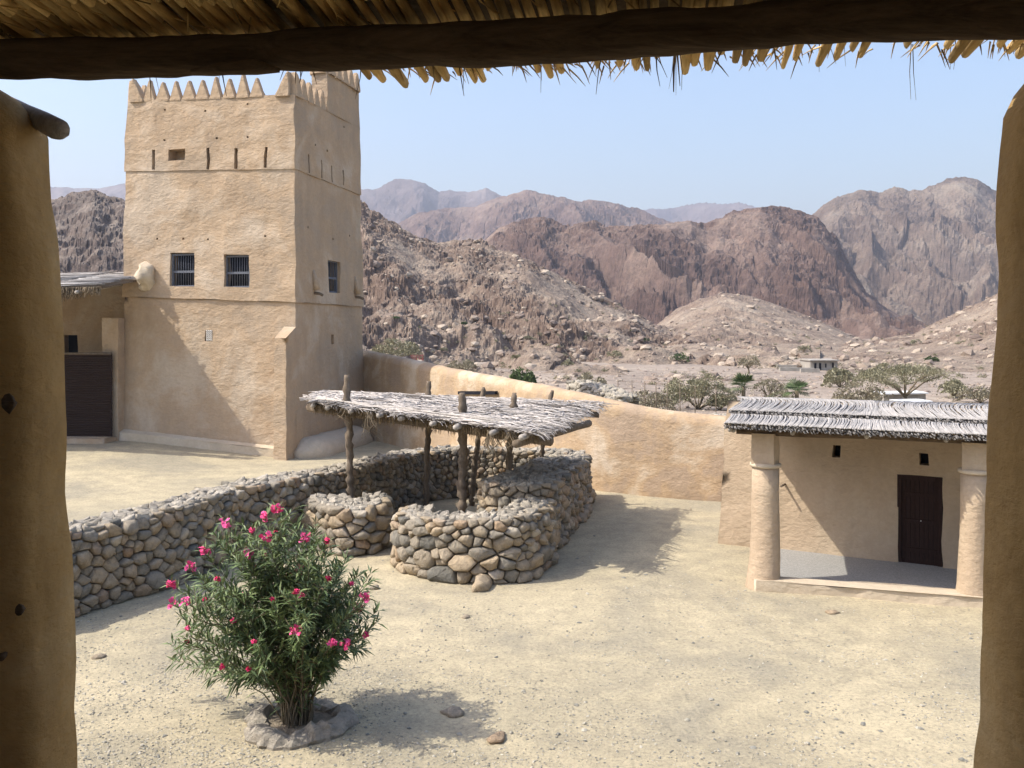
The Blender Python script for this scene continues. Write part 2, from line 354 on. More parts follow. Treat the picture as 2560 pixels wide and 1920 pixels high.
hill('big_right_mountain', [(1850, 700), (1975, 560), (2028, 537), (2059, 508), (2090, 492), (2125, 482), (2151, 471), (2175, 471), (2197, 477), (2236, 466), (2258, 470), (2274, 477), (2305, 473), (2344, 455), (2390, 443), (2413, 440), (2443, 446), (2486, 473), (2560, 500), (2800, 560)],
     1150, 640, M['rock_grey'], 500, 260, [(0, 0), (.2, .10), (.5, .42), (.75, .72), (1, 1)], .14, 80, .03, 18, (1800, 2800), seed=21, spurs=((150, 26, -.6), (66, 10, .6), (28, 3.5, -.45)))
hill('brown_cliff_ridge', [(1000, 640), (1150, 625), (1213, 600), (1244, 573), (1283, 554), (1320, 550), (1360, 546), (1398, 558), (1436, 561), (1483, 551), (1513, 565), (1590, 563), (1675, 558), (1729, 550), (1767, 561), (1828, 531), (1898, 519), (1975, 523), (2013, 535), (2044, 546), (2090, 592), (2128, 669), (2167, 731), (2230, 780), (2330, 830), (2500, 850)],
     640, 400, M['rock_brown'], 720, 290, foot_cliff, .13, 40, .034, 8, (1000, 2500), seed=33, crag=.9, bare=.55, spurs=((62, 17, -.75), (27, 6, -.5), (13, 2.2, .35)))
hill('dark_left_hill', [(-400, 520), (60, 520), (145, 495), (190, 478), (237, 472), (278, 490), (314, 498), (400, 510), (600, 600)], 235, 120, M['rock_dark'], 260, 240, even, .18, 24, .035, 3.5, (-100, 620), seed=77, crag=.3, bare=.7)
hill('rocky_near_hill', [(500, 640), (600, 560), (700, 500), (800, 470), (898, 500), (937, 527), (975, 550), (1037, 588), (1091, 606), (1140, 606), (1206, 601), (1244, 623), (1290, 634), (1360, 669), (1444, 707), (1521, 750), (1590, 784), (1636, 812), (1700, 822), (1800, 832), (2000, 850)],
     230, 84, M['rock_near'], 820, 360, [(0, 0), (.2, .07), (.45, .23), (.7, .50), (.88, .82), (1, 1)], .22, 20, .034, 2.6, (560, 2050), seed=41, crag=.38, bare=.42, spurs=((34, 3.2, -.5), (14, 1.2, .3)))
hill('low_mound', [(1500, 850), (1636, 819), (1690, 777), (1744, 750), (1813, 732), (1882, 742), (1959, 769), (2059, 807), (2151, 850), (2205, 880), (2300, 900)],
     300, 150, M['rock_near'], 380, 160, even, .14, 22, .03, 4, (1500, 2320), seed=55, crag=.2, bare=.32)
hill('right_scree_slope', [(2050, 880), (2130, 860), (2205, 846), (2282, 838), (2359, 800), (2463, 750), (2560, 690), (2800, 560)],
     210, 105, M['rock_near'], 320, 180, even, .14, 18, .035, 3, (2080, 2800), seed=60, crag=.25, bare=.35)
def march(px, py, lo=60., hi=330.):
    yy = np.arange(lo, hi, .5); k = (px-XC)/F; zz = ground_z(k*yy, yy); col = k*F + XC
    for n, r_ in (('rocky_near_hill', (560, 2050, 84, 250)), ('low_mound', (1500, 2320, 150, 330)), ('right_scree_slope', (2080, 2800, 105, 240))):
        if r_[0] < col < r_[1]:
            m_ = (yy > r_[2]) & (yy < r_[3]); zz[m_] = np.maximum(zz[m_], HILLS[n](np.full(m_.sum(), k), yy[m_]))
    hit = np.nonzero(zz >= EYE - (py-YH)*yy/F)[0]; i = hit[0] if len(hit) else len(yy)-1
    return k*yy[i], float(yy[i]), float(zz[i])
def slope_z(x, y):
    zz = ground_z(np.array([x]), np.array([y]))[0]
    k = x / y
    for n in ('rocky_near_hill', 'low_mound', 'right_scree_slope'):
        rng = {'rocky_near_hill': (560, 2050, 84, 250), 'low_mound': (1500, 2320, 150, 330), 'right_scree_slope': (2080, 2800, 105, 240)}[n]
        if rng[0] < k * F + XC < rng[1] and rng[2] < y < rng[3]:
            zz = max(zz, float(HILLS[n](np.array([k]), np.array([float(y)]))[0]))
    return zz
# rocks strewn over the slopes
def rock_shape(n=1):
    t = (1 + 5 ** .5) / 2
    v = np.array([(-1,t,0),(1,t,0),(-1,-t,0),(1,-t,0),(0,-1,t),(0,1,t),(0,-1,-t),(0,1,-t),(t,0,-1),(t,0,1),(-t,0,-1),(-t,0,1)], float)
    v /= np.linalg.norm(v, axis=1)[:, None]
    f = [(0,11,5),(0,5,1),(0,1,7),(0,7,10),(0,10,11),(1,5,9),(5,11,4),(11,10,2),(10,7,6),(7,1,8),(3,9,4),(3,4,2),(3,2,6),(3,6,8),(3,8,9),(4,9,5),(2,4,11),(6,2,10),(8,6,7),(9,8,1)]
    return v, np.array(f)
RV, RF = rock_shape()
def scatter_rocks(name, pos, sizes, mat, label, flat=.7, smooth=False, cat='rocks'):
    n = len(pos); V = np.repeat(RV[None], n, 0) * (1 + NR.uniform(-.28, .28, (n, 12, 1)))
    V *= np.stack([NR.uniform(.8, 1.3, n), NR.uniform(.7, 1.1, n), NR.uniform(.6, 1.15, n) * flat], 1)[:, None, :]
    a = NR.uniform(0, 6.28, n); ca, sa = np.cos(a)[:, None], np.sin(a)[:, None]
    X = V[..., 0] * ca - V[..., 1] * sa; Yy = V[..., 0] * sa + V[..., 1] * ca
    V = np.stack([X, Yy, V[..., 2]], -1) * sizes[:, None, None] + pos[:, None, :]
    Fq = (RF[None] + (np.arange(n) * 12)[:, None, None]).reshape(-1, 3)
    me = fast_mesh(name, V.reshape(-1, 3), Fq, mat, smooth)
    t = me.attributes.new('tint', 'FLOAT', 'POINT'); t.data.foreach_set('value', np.repeat(NR.uniform(0, 1, n), 12).astype(np.float32))
    return tag(link(bpy.data.objects.new(name, me)), label, cat, kind='stuff')
M['hillrock'] = stone_mat('hill_boulder_rock', [(0, (.19, .145, .12)), (.5, (.32, .255, .2)), (1, (.43, .36, .28))])
P = []
for hn, kr, yr, cnt in (('rocky_near_hill', (860, 2000), (86, 236), 8500), ('low_mound', (1560, 2250), (152, 300), 1500), ('right_scree_slope', (2100, 2600), (108, 212), 1500)):
    kk = (NR.uniform(kr[0], kr[1], cnt) - XC) / F; yy = NR.uniform(yr[0], yr[1], cnt)
    dens = fbm(kk * yy / 14, yy / 14, 2., 3) + NR.uniform(-.5, .5, cnt)
    kk, yy = kk[dens > -.1], yy[dens > -.1]
    P.append(np.stack([kk * yy, yy, HILLS[hn](kk, yy)], 1))
P = np.concatenate(P); sz = .10 + .60 * NR.rand(len(P)) ** 9 * (1 + .004 * P[:, 1]) + .13 * NR.rand(len(P))
scatter_rocks('hillside_boulders', P, sz, M['hillrock'], 'brown boulders and broken rock strewn over the near hillsides', .75)
cnt = 5000
kk = (NR.uniform(880, 2600, cnt) - XC) / F; yy = NR.uniform(44, 120, cnt)
P = np.stack([kk * yy, yy, ground_z(kk * yy, yy)], 1)
scatter_rocks('wadi_stones', P, .04 + .22 * NR.rand(cnt) ** 4, M['hillrock'], 'loose stones lying on the gravel flat beyond the yard wall')

# ------------------------------------------------------------------ plastered wall faces with openings
def face_grid(A, B, zA, zB, opens, mat_list, inward, res=.35, amp=.05, sc=.8, batter=None, depth=.3, omat=1, extra_v=()):
    """wall face from A to B (plan points given per height by functions of z); opens: (u0,u1,v0,v1,depth,matindex)"""
    pa0, pa1 = A; pb0, pb1 = B
    L = math.hypot(pb0[0]-pa0[0], pb0[1]-pa0[1]); Hh = max(zA[1]-zA[0], .1)
    us = set(np.linspace(0, 1, max(3, int(L / res) + 1)).round(5)); vs = set(np.linspace(0, 1, max(3, int(Hh / res) + 1)).round(5))
    def snap(S_, vals, mn):
        S_ = sorted(S_)
        for v in vals:
            S_ = [q for q in S_ if abs(q - v) > mn or q in (0., 1.) ]
        return sorted(set(S_) | set(vals))
    us = np.array(snap(us, sorted({round(q, 5) for o in opens for q in o[:2]}), .004)); vs = np.array(snap(vs, sorted({round(q, 5) for o in opens for q in o[2:4]} | set(extra_v)), .004))
    U, Vv = np.meshgrid(us, vs)
    bx = (pa0[0]*(1-U)+pb0[0]*U)*(1-Vv) + (pa1[0]*(1-U)+pb1[0]*U)*Vv
    by = (pa0[1]*(1-U)+pb0[1]*U)*(1-Vv) + (pa1[1]*(1-U)+pb1[1]*U)*Vv
    bz = (zA[0]*(1-U)+zB[0]*U)*(1-Vv) + (zA[1]*(1-U)+zB[1]*U)*Vv
    P = np.stack([bx, by, bz], -1).reshape(-1, 3)
    P = wob(P, amp, sc, 3); nc, nr = len(us), len(vs); n = len(P)
    inw = np.array([inward[0], inward[1], 0.]); inw /= np.linalg.norm(inw)
    verts = [tuple(p) for p in P]; faces = []; mi = []
    cell = {}
    for j in range(nr - 1):
        for i in range(nc - 1):
            cu, cv = (us[i]+us[i+1])/2, (vs[j]+vs[j+1])/2; cell[i, j] = None
            for o in opens:
                if o[0] < cu < o[1] and o[2] < cv < o[3]: cell[i, j] = o
    def inner(idx, o):
        key = (idx, o)
        if key not in inner.c:
            inner.c[key] = len(verts); q = P[idx] + inw * o[4]; verts.append(tuple(q))
        return inner.c[key]
    inner.c = {}
    for (i, j), o in cell.items():
        a, b_, c_, d = j*nc+i, j*nc+i+1, (j+1)*nc+i+1, (j+1)*nc+i
        if o is None: faces.append((a, b_, c_, d)); mi.append(0); continue
        faces.append(tuple(inner(q, o) for q in (a, b_, c_, d))); mi.append(o[5])
        for (e0, e1, ni) in ((a, b_, (i, j-1)), (b_, c_, (i+1, j)), (c_, d, (i, j+1)), (d, a, (i-1, j))):
            if cell.get(ni, 0) is not o: faces.append((e0, e1, inner(e1, o), inner(e0, o))); mi.append(0)
    return verts, faces, mi
def join_parts(parts):
    V = []; Fc = []; mi = []
    for v, f, m_ in parts:
        n = len(V); V += list(v); Fc += [tuple(i + n for i in q) for q in f]; mi += list(m_)
    return V, Fc, mi
def fix_normals(me):
    import bmesh
    bm = bmesh.new(); bm.from_mesh(me); bmesh.ops.recalc_face_normals(bm, faces=bm.faces); bm.to_mesh(me); bm.free()
def build_multi(name, parts, mats, parent, smooth=True, weld=True):
    V, Fc, mi = join_parts(parts)
    me = raw_mesh(name, V, Fc, mats, smooth, None, mi)
    if weld:
        import bmesh
        bm = bmesh.new(); bm.from_mesh(me); bmesh.ops.remove_doubles(bm, verts=bm.verts, dist=.002)
        bmesh.ops.recalc_face_normals(bm, faces=bm.faces)
        for e in bm.edges: e.smooth = not (len(e.link_faces) == 2 and e.calc_face_angle(0) > rad(38))
        bm.to_mesh(me); bm.free()
    return link(bpy.data.objects.new(name, me), parent)

# ------------------------------------------------------------------ watchtower
TC = np.array([-11.3, 39.7]); base = {'C': np.array([-8.27, 35.4]), 'L': np.array([-15.95, 37.3]), 'R': np.array([-6.68, 42.1])}
base['B'] = base['L'] + base['R'] - base['C']
def tw(c, z, off=0.0):                               # tower corner at height z: the walls lean in as they rise
    v = base[c] - TC; s = 1 - .09 * z / 14 + off / np.linalg.norm(v)
    return tuple(TC + v * s)
tower = thing('watchtower', 'tall square mud plastered watchtower with pointed battlements and barred windows', 'tower')
def fuv(px, py, a, b, z0, z1, off=0):               # photo point -> (u, v) on the face a-b between heights z0 and z1 (z0, z1 given at both ends)
    zm = 7.
    A = np.array(tw(a, zm)); B = np.array(tw(b, zm)); k = (px - XC) / F
    # A + (B-A)u ; x = k y
    d = B - A; u = (k * A[1] - A[0]) / (d[0] - k * d[1]); Y = A[1] + d[1] * u; z = EYE - (py - YH) * Y / F
    for _ in range(2):
        A = np.array(tw(a, z)); B = np.array(tw(b, z)); d = B - A; u = (k * A[1] - A[0]) / (d[0] - k * d[1]); Y = A[1] + d[1] * u; z = EYE - (py - YH) * Y / F
    lo = z0[0] * (1-u) + z0[1] * u; hi = z1[0] * (1-u) + z1[1] * u
    return u, (z - lo) / (hi - lo), z, (A[0] + d[0]*u, Y)
zl = {'C': [-.4, 6.0, 11.15, 14.07], 'L': [-.4, 6.28, 11.37, 14.22], 'R': [-.4, 5.97, 11.05, 14.1], 'B': [-.4, 6.1, 11.2, 14.2]}
def op(px0, px1, py0, py1, a, b, lev, depth, mi_):
    z0 = (zl[a][lev], zl[b][lev]); z1 = (zl[a][lev+1], zl[b][lev+1])
    u0, v0, _, _ = fuv(px0, (py0+py1)/2, a, b, z0, z1); u1, v1, _, _ = fuv(px1, (py0+py1)/2, a, b, z0, z1)
    _, va, _, _ = fuv((px0+px1)/2, py0, a, b, z0, z1); _, vb, _, _ = fuv((px0+px1)/2, py1, a, b, z0, z1)
    return (round(min(u0, u1), 5), round(max(u0, u1), 5), round(min(va, vb), 5), round(max(va, vb), 5), depth, mi_)
WL = [(429, 489, 633, 716), (561, 622, 637, 718)]
opens = {('C','L',0): [op(513, 532, 825, 853, 'C', 'L', 0, .10, 0)] + [op(x, x+3, y, y+3, 'C', 'L', 0, .2, 1) for x, y in ()],
  ('C','L',1): [op(*w, 'C', 'L', 1, .5, 1) for w in WL] + [op(x-2.4, x+2.4, y-2.4, y+2.4, 'C', 'L', 1, .25, 1) for x, y in ((400,597), (461,597), (523,598), (662,591))],
  ('C','L',2): [op(388.5, 395.5, 376, 425, 'C', 'L', 2, .5, 1), op(519.5, 527, 371, 425, 'C', 'L', 2, .5, 1), op(584.5, 592, 371, 424, 'C', 'L', 2, .5, 1), op(660, 667.5, 369, 421, 'C', 'L', 2, .5, 1), op(429, 468, 374, 402, 'C', 'L', 2, .55, 0)]
     + [op(x-2.4, x+2.4, y-2.4, y+2.4, 'C', 'L', 2, .25, 1) for x, y in ((420,276), (517,278), (619,262), (420,350), (545,347), (617,344))],
  ('C','R',1): [op(817, 846, 652, 732, 'C', 'R', 1, .5, 1)] + [op(x-1, x+1.5, y-2.5, y+2.5, 'C', 'R', 1, .25, 1) for x, y in ((767,568), (829,598), (868,590))],
  ('C','R',0): [op(829, 836, 835, 860, 'C', 'R', 0, .12, 0)],
  ('C','R',2): [op(x-1.6, x+1.6, y0, y1, 'C', 'R', 2, .4, 1) for x, y0, y1 in ((768,387,434), (798,400,447), (824,414,457), (850,425,463))] + [op(x-1, x+1.5, y-2.5, y+2.5, 'C', 'R', 2, .25, 1) for x, y in ((782,363), (811,377), (853,317))]}
OFF = [0.0, .10, .16]
def tower_storey(lev, name):
    parts = []; ev = {round(q, 5) for k, os_ in opens.items() if k[2] == lev for o in os_ for q in o[2:4]}
    for a, b in (('C', 'L'), ('C', 'R'), ('L', 'B'), ('R', 'B')):
        o = opens.get((a, b, lev), [])
        A = (tw(a, zl[a][lev], OFF[lev]), tw(a, zl[a][lev+1], OFF[lev])); B = (tw(b, zl[b][lev], OFF[lev]), tw(b, zl[b][lev+1], OFF[lev]))
        mid = (np.array(A[0]) + np.array(B[0])) / 2; inw = TC - mid
        e = np.array(B[0]) - np.array(A[0]); nrm = np.array([-e[1], e[0]]); nrm = nrm * np.sign(nrm @ inw)
        parts.append(face_grid(A, B, (zl[a][lev], zl[a][lev+1]), (zl[b][lev], zl[b][lev+1]), o, None, nrm, .28, .055, .9, extra_v=ev))
    for k in (lev, lev + 1):                         # ledges closing the storey top and bottom
        V = [(*tw(c, zl[c][k], OFF[lev]), zl[c][k]) for c in 'CLBR']
        W_ = [(*tw(c, zl[c][k], OFF[lev] - 1.2), zl[c][k]) for c in 'CLBR']
        # ring subdivided like the faces keeps the edge watertight enough
        parts.append((list(wob(np.array(V), .055, .9, 3)) + W_, [(i, (i+1) % 4, 4 + (i+1) % 4, 4 + i) for i in range(4)], [0]*4))
    return build_multi(name, parts, [M['plaster'], M['dark']], tower)
tower_storey(0, 'lower_storey'); tower_storey(1, 'middle_storey'); tower_storey(2, 'upper_storey')
# roof terrace inside the parapet
rt = MB(); rt.add([(*tw(c, 12.9, -.3), 12.9) for c in 'CLBR'], [(0, 1, 2, 3)])
for c0, c1 in (('C','L'), ('L','B'), ('B','R'), ('R','C')):
    rt.add([(*tw(c0, 12.9, -.32), 12.9), (*tw(c1, 12.9, -.32), 12.9), (*tw(c1, 14, -.32), 14.12), (*tw(c0, 14, -.32), 14.12)], [(0,1,2,3)])
rt.build('roof_terrace', M['plaster'], tower, False)
# battlements
def merlon_mesh(w=.56, h=.86, t=.24, corner=False):
    prof = [(-.48, -.06), (-.46, .06), (-.37, .30), (-.25, .56), (-.13, .82), (-.04, .97), (.04, .97), (.13, .82), (.25, .56), (.37, .30), (.46, .06), (.48, -.06)]
    if corner: prof = [(-.5, -.06), (-.5, .3), (-.48, .7), (-.42, .98), (-.32, 1.0), (-.12, .78), (.1, .5), (.3, .25), (.5, .05), (.5, -.06)]
    V = []; n = len(prof)
    for k, (y, s) in enumerate(((-t/2, .9), (-t/2*.6, 1.0), (t/2*.6, 1.0), (t/2, .9))):
        V += [(p[0]*w*s, y, p[1]*h*(s if p[1] > .5 else 1)) for p in prof]
    Fc = []
    for k in range(3): Fc += [(k*n+i, k*n+i+1, (k+1)*n+i+1, (k+1)*n+i) for i in range(n-1)]
    Fc += [tuple(range(n-1, -1, -1)), tuple(3*n + i for i in range(n))]
    return raw_mesh('merlon', wob(np.array(V), .035, 2.6), Fc, M['plaster'], False)
MM = [merlon_mesh(), merlon_mesh(.58, .84), merlon_mesh(.54, .86)]; MC = merlon_mesh(.62, .92, .36, True)
def place(me, name, parent, loc, rz=0, sc=(1,1,1), rx=0, ry=0):
    o = bpy.data.objects.new(name, me); link(o, parent); o.location = loc; o.rotation_euler = (rx, ry, rz); o.scale = sc; return o
def merlon_row(a, b, n, skip=(), z=None, ins=-.17):
    A = np.array(tw(a, 14, OFF[2] + ins)); B = np.array(tw(b, 14, OFF[2] + ins)); d = B - A; L = np.linalg.norm(d); rz = math.atan2(d[1], d[0])
    for i in range(n):
        if i in skip: continue
        u = (i + .5) / n; zz = (zl[a][3] * (1-u) + zl[b][3] * u) + .0
        p = A + d * u; place(R.choice(MM), 'merlon', tower, (p[0], p[1], zz), rz + R.uniform(-.03, .03), (R.uniform(.84, 1.06) * L / n / .48, 1, R.uniform(.86, 1.10)))
    for e, s in ((A + d * .05, 1), (B - d * .05, -1)):
        if (a, b, s) == ('C', 'R', -1): continue
        place(MC, 'corner_merlon', tower, (e[0], e[1], zl[a if s == 1 else b][3]), rz, (s, 1, 1))
merlon_row('C', 'L', 12, (0, 1, 11)); merlon_row('C', 'R', 11, (0, 5, 6, 7, 8, 9, 10)); merlon_row('L', 'B', 11, (0, 10)); merlon_row('R', 'B', 12, (0, 11))
# raised turret over the far right corner
def tu(u, w): return np.array(tw('C', 14, OFF[2])) * (1-u)*(1-w) + np.array(tw('R', 14, OFF[2])) * u*(1-w) + np.array(tw('L', 14, OFF[2])) * (1-u)*w + np.array(tw('B', 14, OFF[2])) * u*w
qs = [tu(.46, 0), tu(1, 0), tu(1, .10), tu(.46, .10)]; qc = sum(qs) / 4
parts = []
for i in range(4):
    a_, b_ = qs[i], qs[(i+1) % 4]; ta, tb = a_*.97 + qc*.03, b_*.97 + qc*.03
    parts.append(face_grid((tuple(a_), tuple(ta)), (tuple(b_), tuple(tb)), (14.05, 15.72), (14.05, 15.88), [], None, qc - (a_+b_)/2, .3, .05, .9))
build_multi('turret', parts, [M['plaster'], M['dark']], tower)
for i in range(4):
    a_, b_ = qs[i]*.95 + qc*.05, qs[(i+1) % 4]*.95 + qc*.05; L = np.linalg.norm(b_-a_); n = int(L / .58); rz = math.atan2(*(b_-a_)[::-1])
    for k in range(n):
        p = a_ + (b_-a_)*(k+.5)/n; place(R.choice(MM), 'merlon', tower, (p[0], p[1], 15.74), rz, (L/n/.58, 1, .95))
# barred windows
def barred_window(a, b, lev, box, bars=8):
    o = op(*box, a, b, lev, .5, 1); A0 = np.array(tw(a, 7.6, OFF[1])); B0 = np.array(tw(b, 7.6, OFF[1])); d = B0 - A0; e = d / np.linalg.norm(d)
    n = np.array([-e[1], e[0]]); n *= np.sign(n @ (TC - A0))
    pc = A0 + d * (o[0] + o[1]) / 2 + n * .17; wv = np.linalg.norm(d) * (o[1] - o[0])
    za = zl[a][lev]*(1-o[0]) + zl[b][lev]*o[0]; zb = zl[a][lev+1]*(1-o[0]) + zl[b][lev+1]*o[0]
    z0, z1 = za + (zb-za)*o[2], za + (zb-za)*o[3]; zc = (z0+z1)/2; h = z1 - z0
    ax = (e[0], e[1], 0); fr = MB(); Vc = lambda du, z: (pc[0] + e[0]*du, pc[1] + e[1]*du, z)
    for sx in (-1, 1): fr.box(Vc(sx*(wv/2-.035), zc), (.035, .05, h/2), ax)
    for z in (z0+.035, z1-.035): fr.box(Vc(0, z), (wv/2-.07, .05, .035), ax)
    w_ = fr.build('window', M['barwood'], tower, False)
    rl = MB(); rl.box(Vc(0, zc - .04*h), (wv/2-.07, .035, .045), ax); rl.build('rail', M['barwood'], w_, False)
    for i in range(bars):
        bmb = MB(); u = (i+1)/(bars+1) - .5; bmb.tube([Vc(u*(wv-.14), z0+.07), Vc(u*(wv-.14), z1-.07)], .014, 5); bmb.build('bar', M['barwood'], w_)
    # plain raised plaster surround
    return w_
barred_window('C', 'L', 1, WL[0]); barred_window('C', 'L', 1, WL[1]); barred_window('C', 'R', 1, (817, 846, 652, 732), 6)
# carved vent grille
u, v, z, p = fuv(522.5, 839, 'C', 'L', (0, 0), (6, 6)); eL = np.array(base['L'] - base['C']); eL /= np.linalg.norm(eL); nL = np.array([eL[1], -eL[0]]); nL *= np.sign(nL @ (np.array([0, 0]) - TC))
vg = MB(); pv = np.array(p) - nL * .02
for i in range(-1, 2):
    for j in range(-2, 3):
        for sg in (1, -1):
            c_ = (pv[0] + eL[0]*i*.09, pv[1] + eL[1]*i*.09, z + j*.085)
            dv = Vector((eL[0]*.045, eL[1]*.045, .042*sg)); vg.tube([Vector(c_) - dv, Vector(c_) + dv], .012, 4)
vg.build('vent_grille', M['white'], tower)
# corner buttress
def soft_box(name, corners, z0, z1, mat, parent, top=None, amp=.04, res=.25, taper=0.0, rnd=0.0):
    cs = [np.array(c, float) for c in corners]; cc = sum(cs) / len(cs); n = len(cs); zt = top or [z1] * n; parts = []
    tc = [c*(1-taper) + cc*taper for c in cs]
    for i in range(n):
        a_, b_ = cs[i], cs[(i+1) % n]
        parts.append(face_grid((tuple(a_), tuple(tc[i])), (tuple(b_), tuple(tc[(i+1) % n])), (z0, zt[i]), (z0, zt[(i+1) % n]), [], None, cc - (a_+b_)/2, res, amp, 1.1))
    tv = wob(np.array([(*tc[i], zt[i]) for i in range(n)]), amp, 1.1, 3)
    parts.append((list(tv), [tuple(range(n))], [0]))
    o = build_multi(name, parts, [mat, mat], parent)
    if rnd:
        md = o.modifiers.new('soft', 'BEVEL'); md.width = rnd; md.segments = 3; md.angle_limit = rad(40)
    return o
Cc = base['C']; q0 = Cc + eL * .03 ; q1 = Cc + eL * .60
bt = soft_box('buttress', [q0 - nL*.1, q0 + nL*.80 + eL*.02, q1 + nL*.76, q1 - nL*.1], -.3, 4.8, M['plaster'], tower, [5.05, 4.62, 4.62, 5.05], .03, .3, .12)
# plinth along the lit face and rounded bench along the shaded one
Lc = base['L']; parts = []
pl = [Cc + eL*.6 + nL*.34, Lc + nL*.34 - eL*.2, Lc - eL*.2, Cc + eL*.6]
soft_box('plinth', pl, -.3, .36, M['plaster_pale'], tower, [.34, .84, .92, .42], .05, .3, 0, .10)
eR = base['R'] - base['C']; LR = np.linalg.norm(eR); eR = eR / LR; nR = np.array([eR[1], -eR[0]]); nR *= np.sign(nR @ np.array([1., 0]))
def loft(name, rings, mat, parent, closed=True, amp=.02, sc=2., kind=None):
    rings = [np.array(r, float) for r in rings]; n = len(rings[0]); V = wob(np.concatenate(rings), amp, sc, 3); Fc = []
    for i in range(len(rings) - 1):
        for k in range(n if closed else n - 1): k2 = (k+1) % n; Fc.append((i*n+k, i*n+k2, (i+1)*n+k2, (i+1)*n+k))
    if closed: Fc.append(tuple(range(n-1, -1, -1))); Fc.append(tuple((len(rings)-1)*n + k for k in range(n)))
    me = raw_mesh(name, V, Fc, mat); fix_normals(me); return link(bpy.data.objects.new(name, me), parent)
rings = []
for i in range(24):
    s = -.2 + i / 23 * 6.4; f = min(1, .35 + i * .25, .35 + (23 - i) * .25); pt = Cc + eR * s
    rings.append([(*(pt + nR * dx * f), dz) for dx, dz in ((-.1, -.3), (1.0, -.3), (.98, .12), (.85, .42*f + .05), (.55, .60*f), (.2, .68*f), (-.1, .72*f))])
loft('bench', rings, M['plaster_pale'], tower, amp=.07)
# plaster lump over a beam end, wooden spouts on the shaded face
def lump(px, py, wpx, hpx, a, b, out=.55, name='beam_cover'):
    u, v, z, p = fuv(px, py, a, b, (0, 0), (14, 14)); e = np.array(base[b] - base[a]); e /= np.linalg.norm(e); n = np.array([e[1], -e[0]]); n *= np.sign(n @ (np.array(p) - TC))
    Yp = p[1]; w = wpx*Yp/F; h = hpx*Yp/F; V = []; m_ = 12
    rings = []
    for j in range(9):
        t = j / 8; rr = math.sin(math.pi*(.12 + .80*t)) ** .6; zc = z + h/2 - h*t
        o_ = out * (.25 + .75*math.sin(math.pi*(.15+.72*t))) 
        rings.append([(*(np.array(p) + e*(w/2*rr*math.cos(math.pi*k/(m_-1)) + .12*t) + n*(o_*rr*math.sin(math.pi*k/(m_-1)) - .05)), zc) for k in range(m_)])
    return loft(name, rings, M['plaster_pale'], tower, amp=.20, sc=3.0)
lump(373, 692, 46, 74, 'C', 'L', .7)
for px, py in ((781, 731), (885, 741)):
    u, v, z, p = fuv(px, py, 'C', 'R', (0, 0), (14, 14)); sp_ = MB(); p = np.array(p)
    sp_.tube([(*(p - nR*.1), z), (*(p + nR*.30), z - .05), (*(p + nR*.45), z - .12)], .06, 7); sp_.build('water_spout', M['log'], tower)
    hd = MB(); hd.tube([(*(p + nR*.02), z+.9), (*(p + nR*.12), z+.5), (*(p + nR*.2), z+.1)], [.06, .12, .15], 8, 1, .1); hd.build('spout_hood', M['plaster'], tower)

# ------------------------------------------------------------------ thatched porch building left of the tower
porch = thing('porch_house', 'shaded mud porch with dark woven screen and grey thatched roof left of the tower', 'house')
wl_ = face_grid(((-26, 39.5), (-26, 39.5)), ((-15.2, 39.2), (-15.2, 39.2)), (-.3, 7.0), (-.3, 7.0), [], None, (0, 1), .4, .05, .9)
A_ = -26.; Ln = 10.8
def ux(px): return (((px - XC)/F*39.35) - A_) / Ln
o1 = (round(ux(160), 5), round(ux(195), 5), round((3.8+.3)/7.3, 5), round((4.68+.3)/7.3, 5), .4, 1)
wl_ = face_grid(((-26, 39.5), (-26, 39.5)), ((-15.2, 39.2), (-15.2, 39.2)), (-.3, 7.0), (-.3, 7.0), [o1], None, (0, 1), .4, .05, .9)
build_multi('back_wall', [wl_], [M['plaster'], M['dark']], porch)
soft_box('pillar', [(-16.45, 36.95), (-15.78, 36.85), (-15.72, 37.35), (-16.35, 37.5)], -.2, 5.4, M['plaster'], porch, None, .04, .3)
soft_box('step', [(-24, 36.3), (-15.9, 35.9), (-15.8, 39.3), (-24, 39.5)], -.3, .66, M['plaster'], porch, None, .05, .4, 0, .08)
soft_box('side_wall', [(-25.6, 34.6), (-24.8, 34.6), (-24.8, 39.4), (-25.6, 39.4)], -.3, 6.35, M['plaster'], porch)
mt = MB(); x0, x1, y0_, y1_, zb, zt = -18.5, -15.95, 36.9, 36.7, .66, 3.95
for j in range(46):                                   # woven rows of the screen
    z = zb + (zt - zb) * (j + .5) / 46
    pts = [(x0 + (x1-x0)*i/40, y0_ + (y1_-y0_)*i/40 + .018*(1 if (i + j) % 2 else -1), z) for i in range(41)]
    mt.tube(pts, .040, 4, 1.0, 0, True, .3 + .4*R.random())
mt.build('woven_screen', M['mat_dark'], porch)
fr = MB(); fr.tube([(x0, 36.85, zt+.03), (x1, 36.65, zt+.03)], .05, 6); fr.build('screen_rail', M['log'], porch)
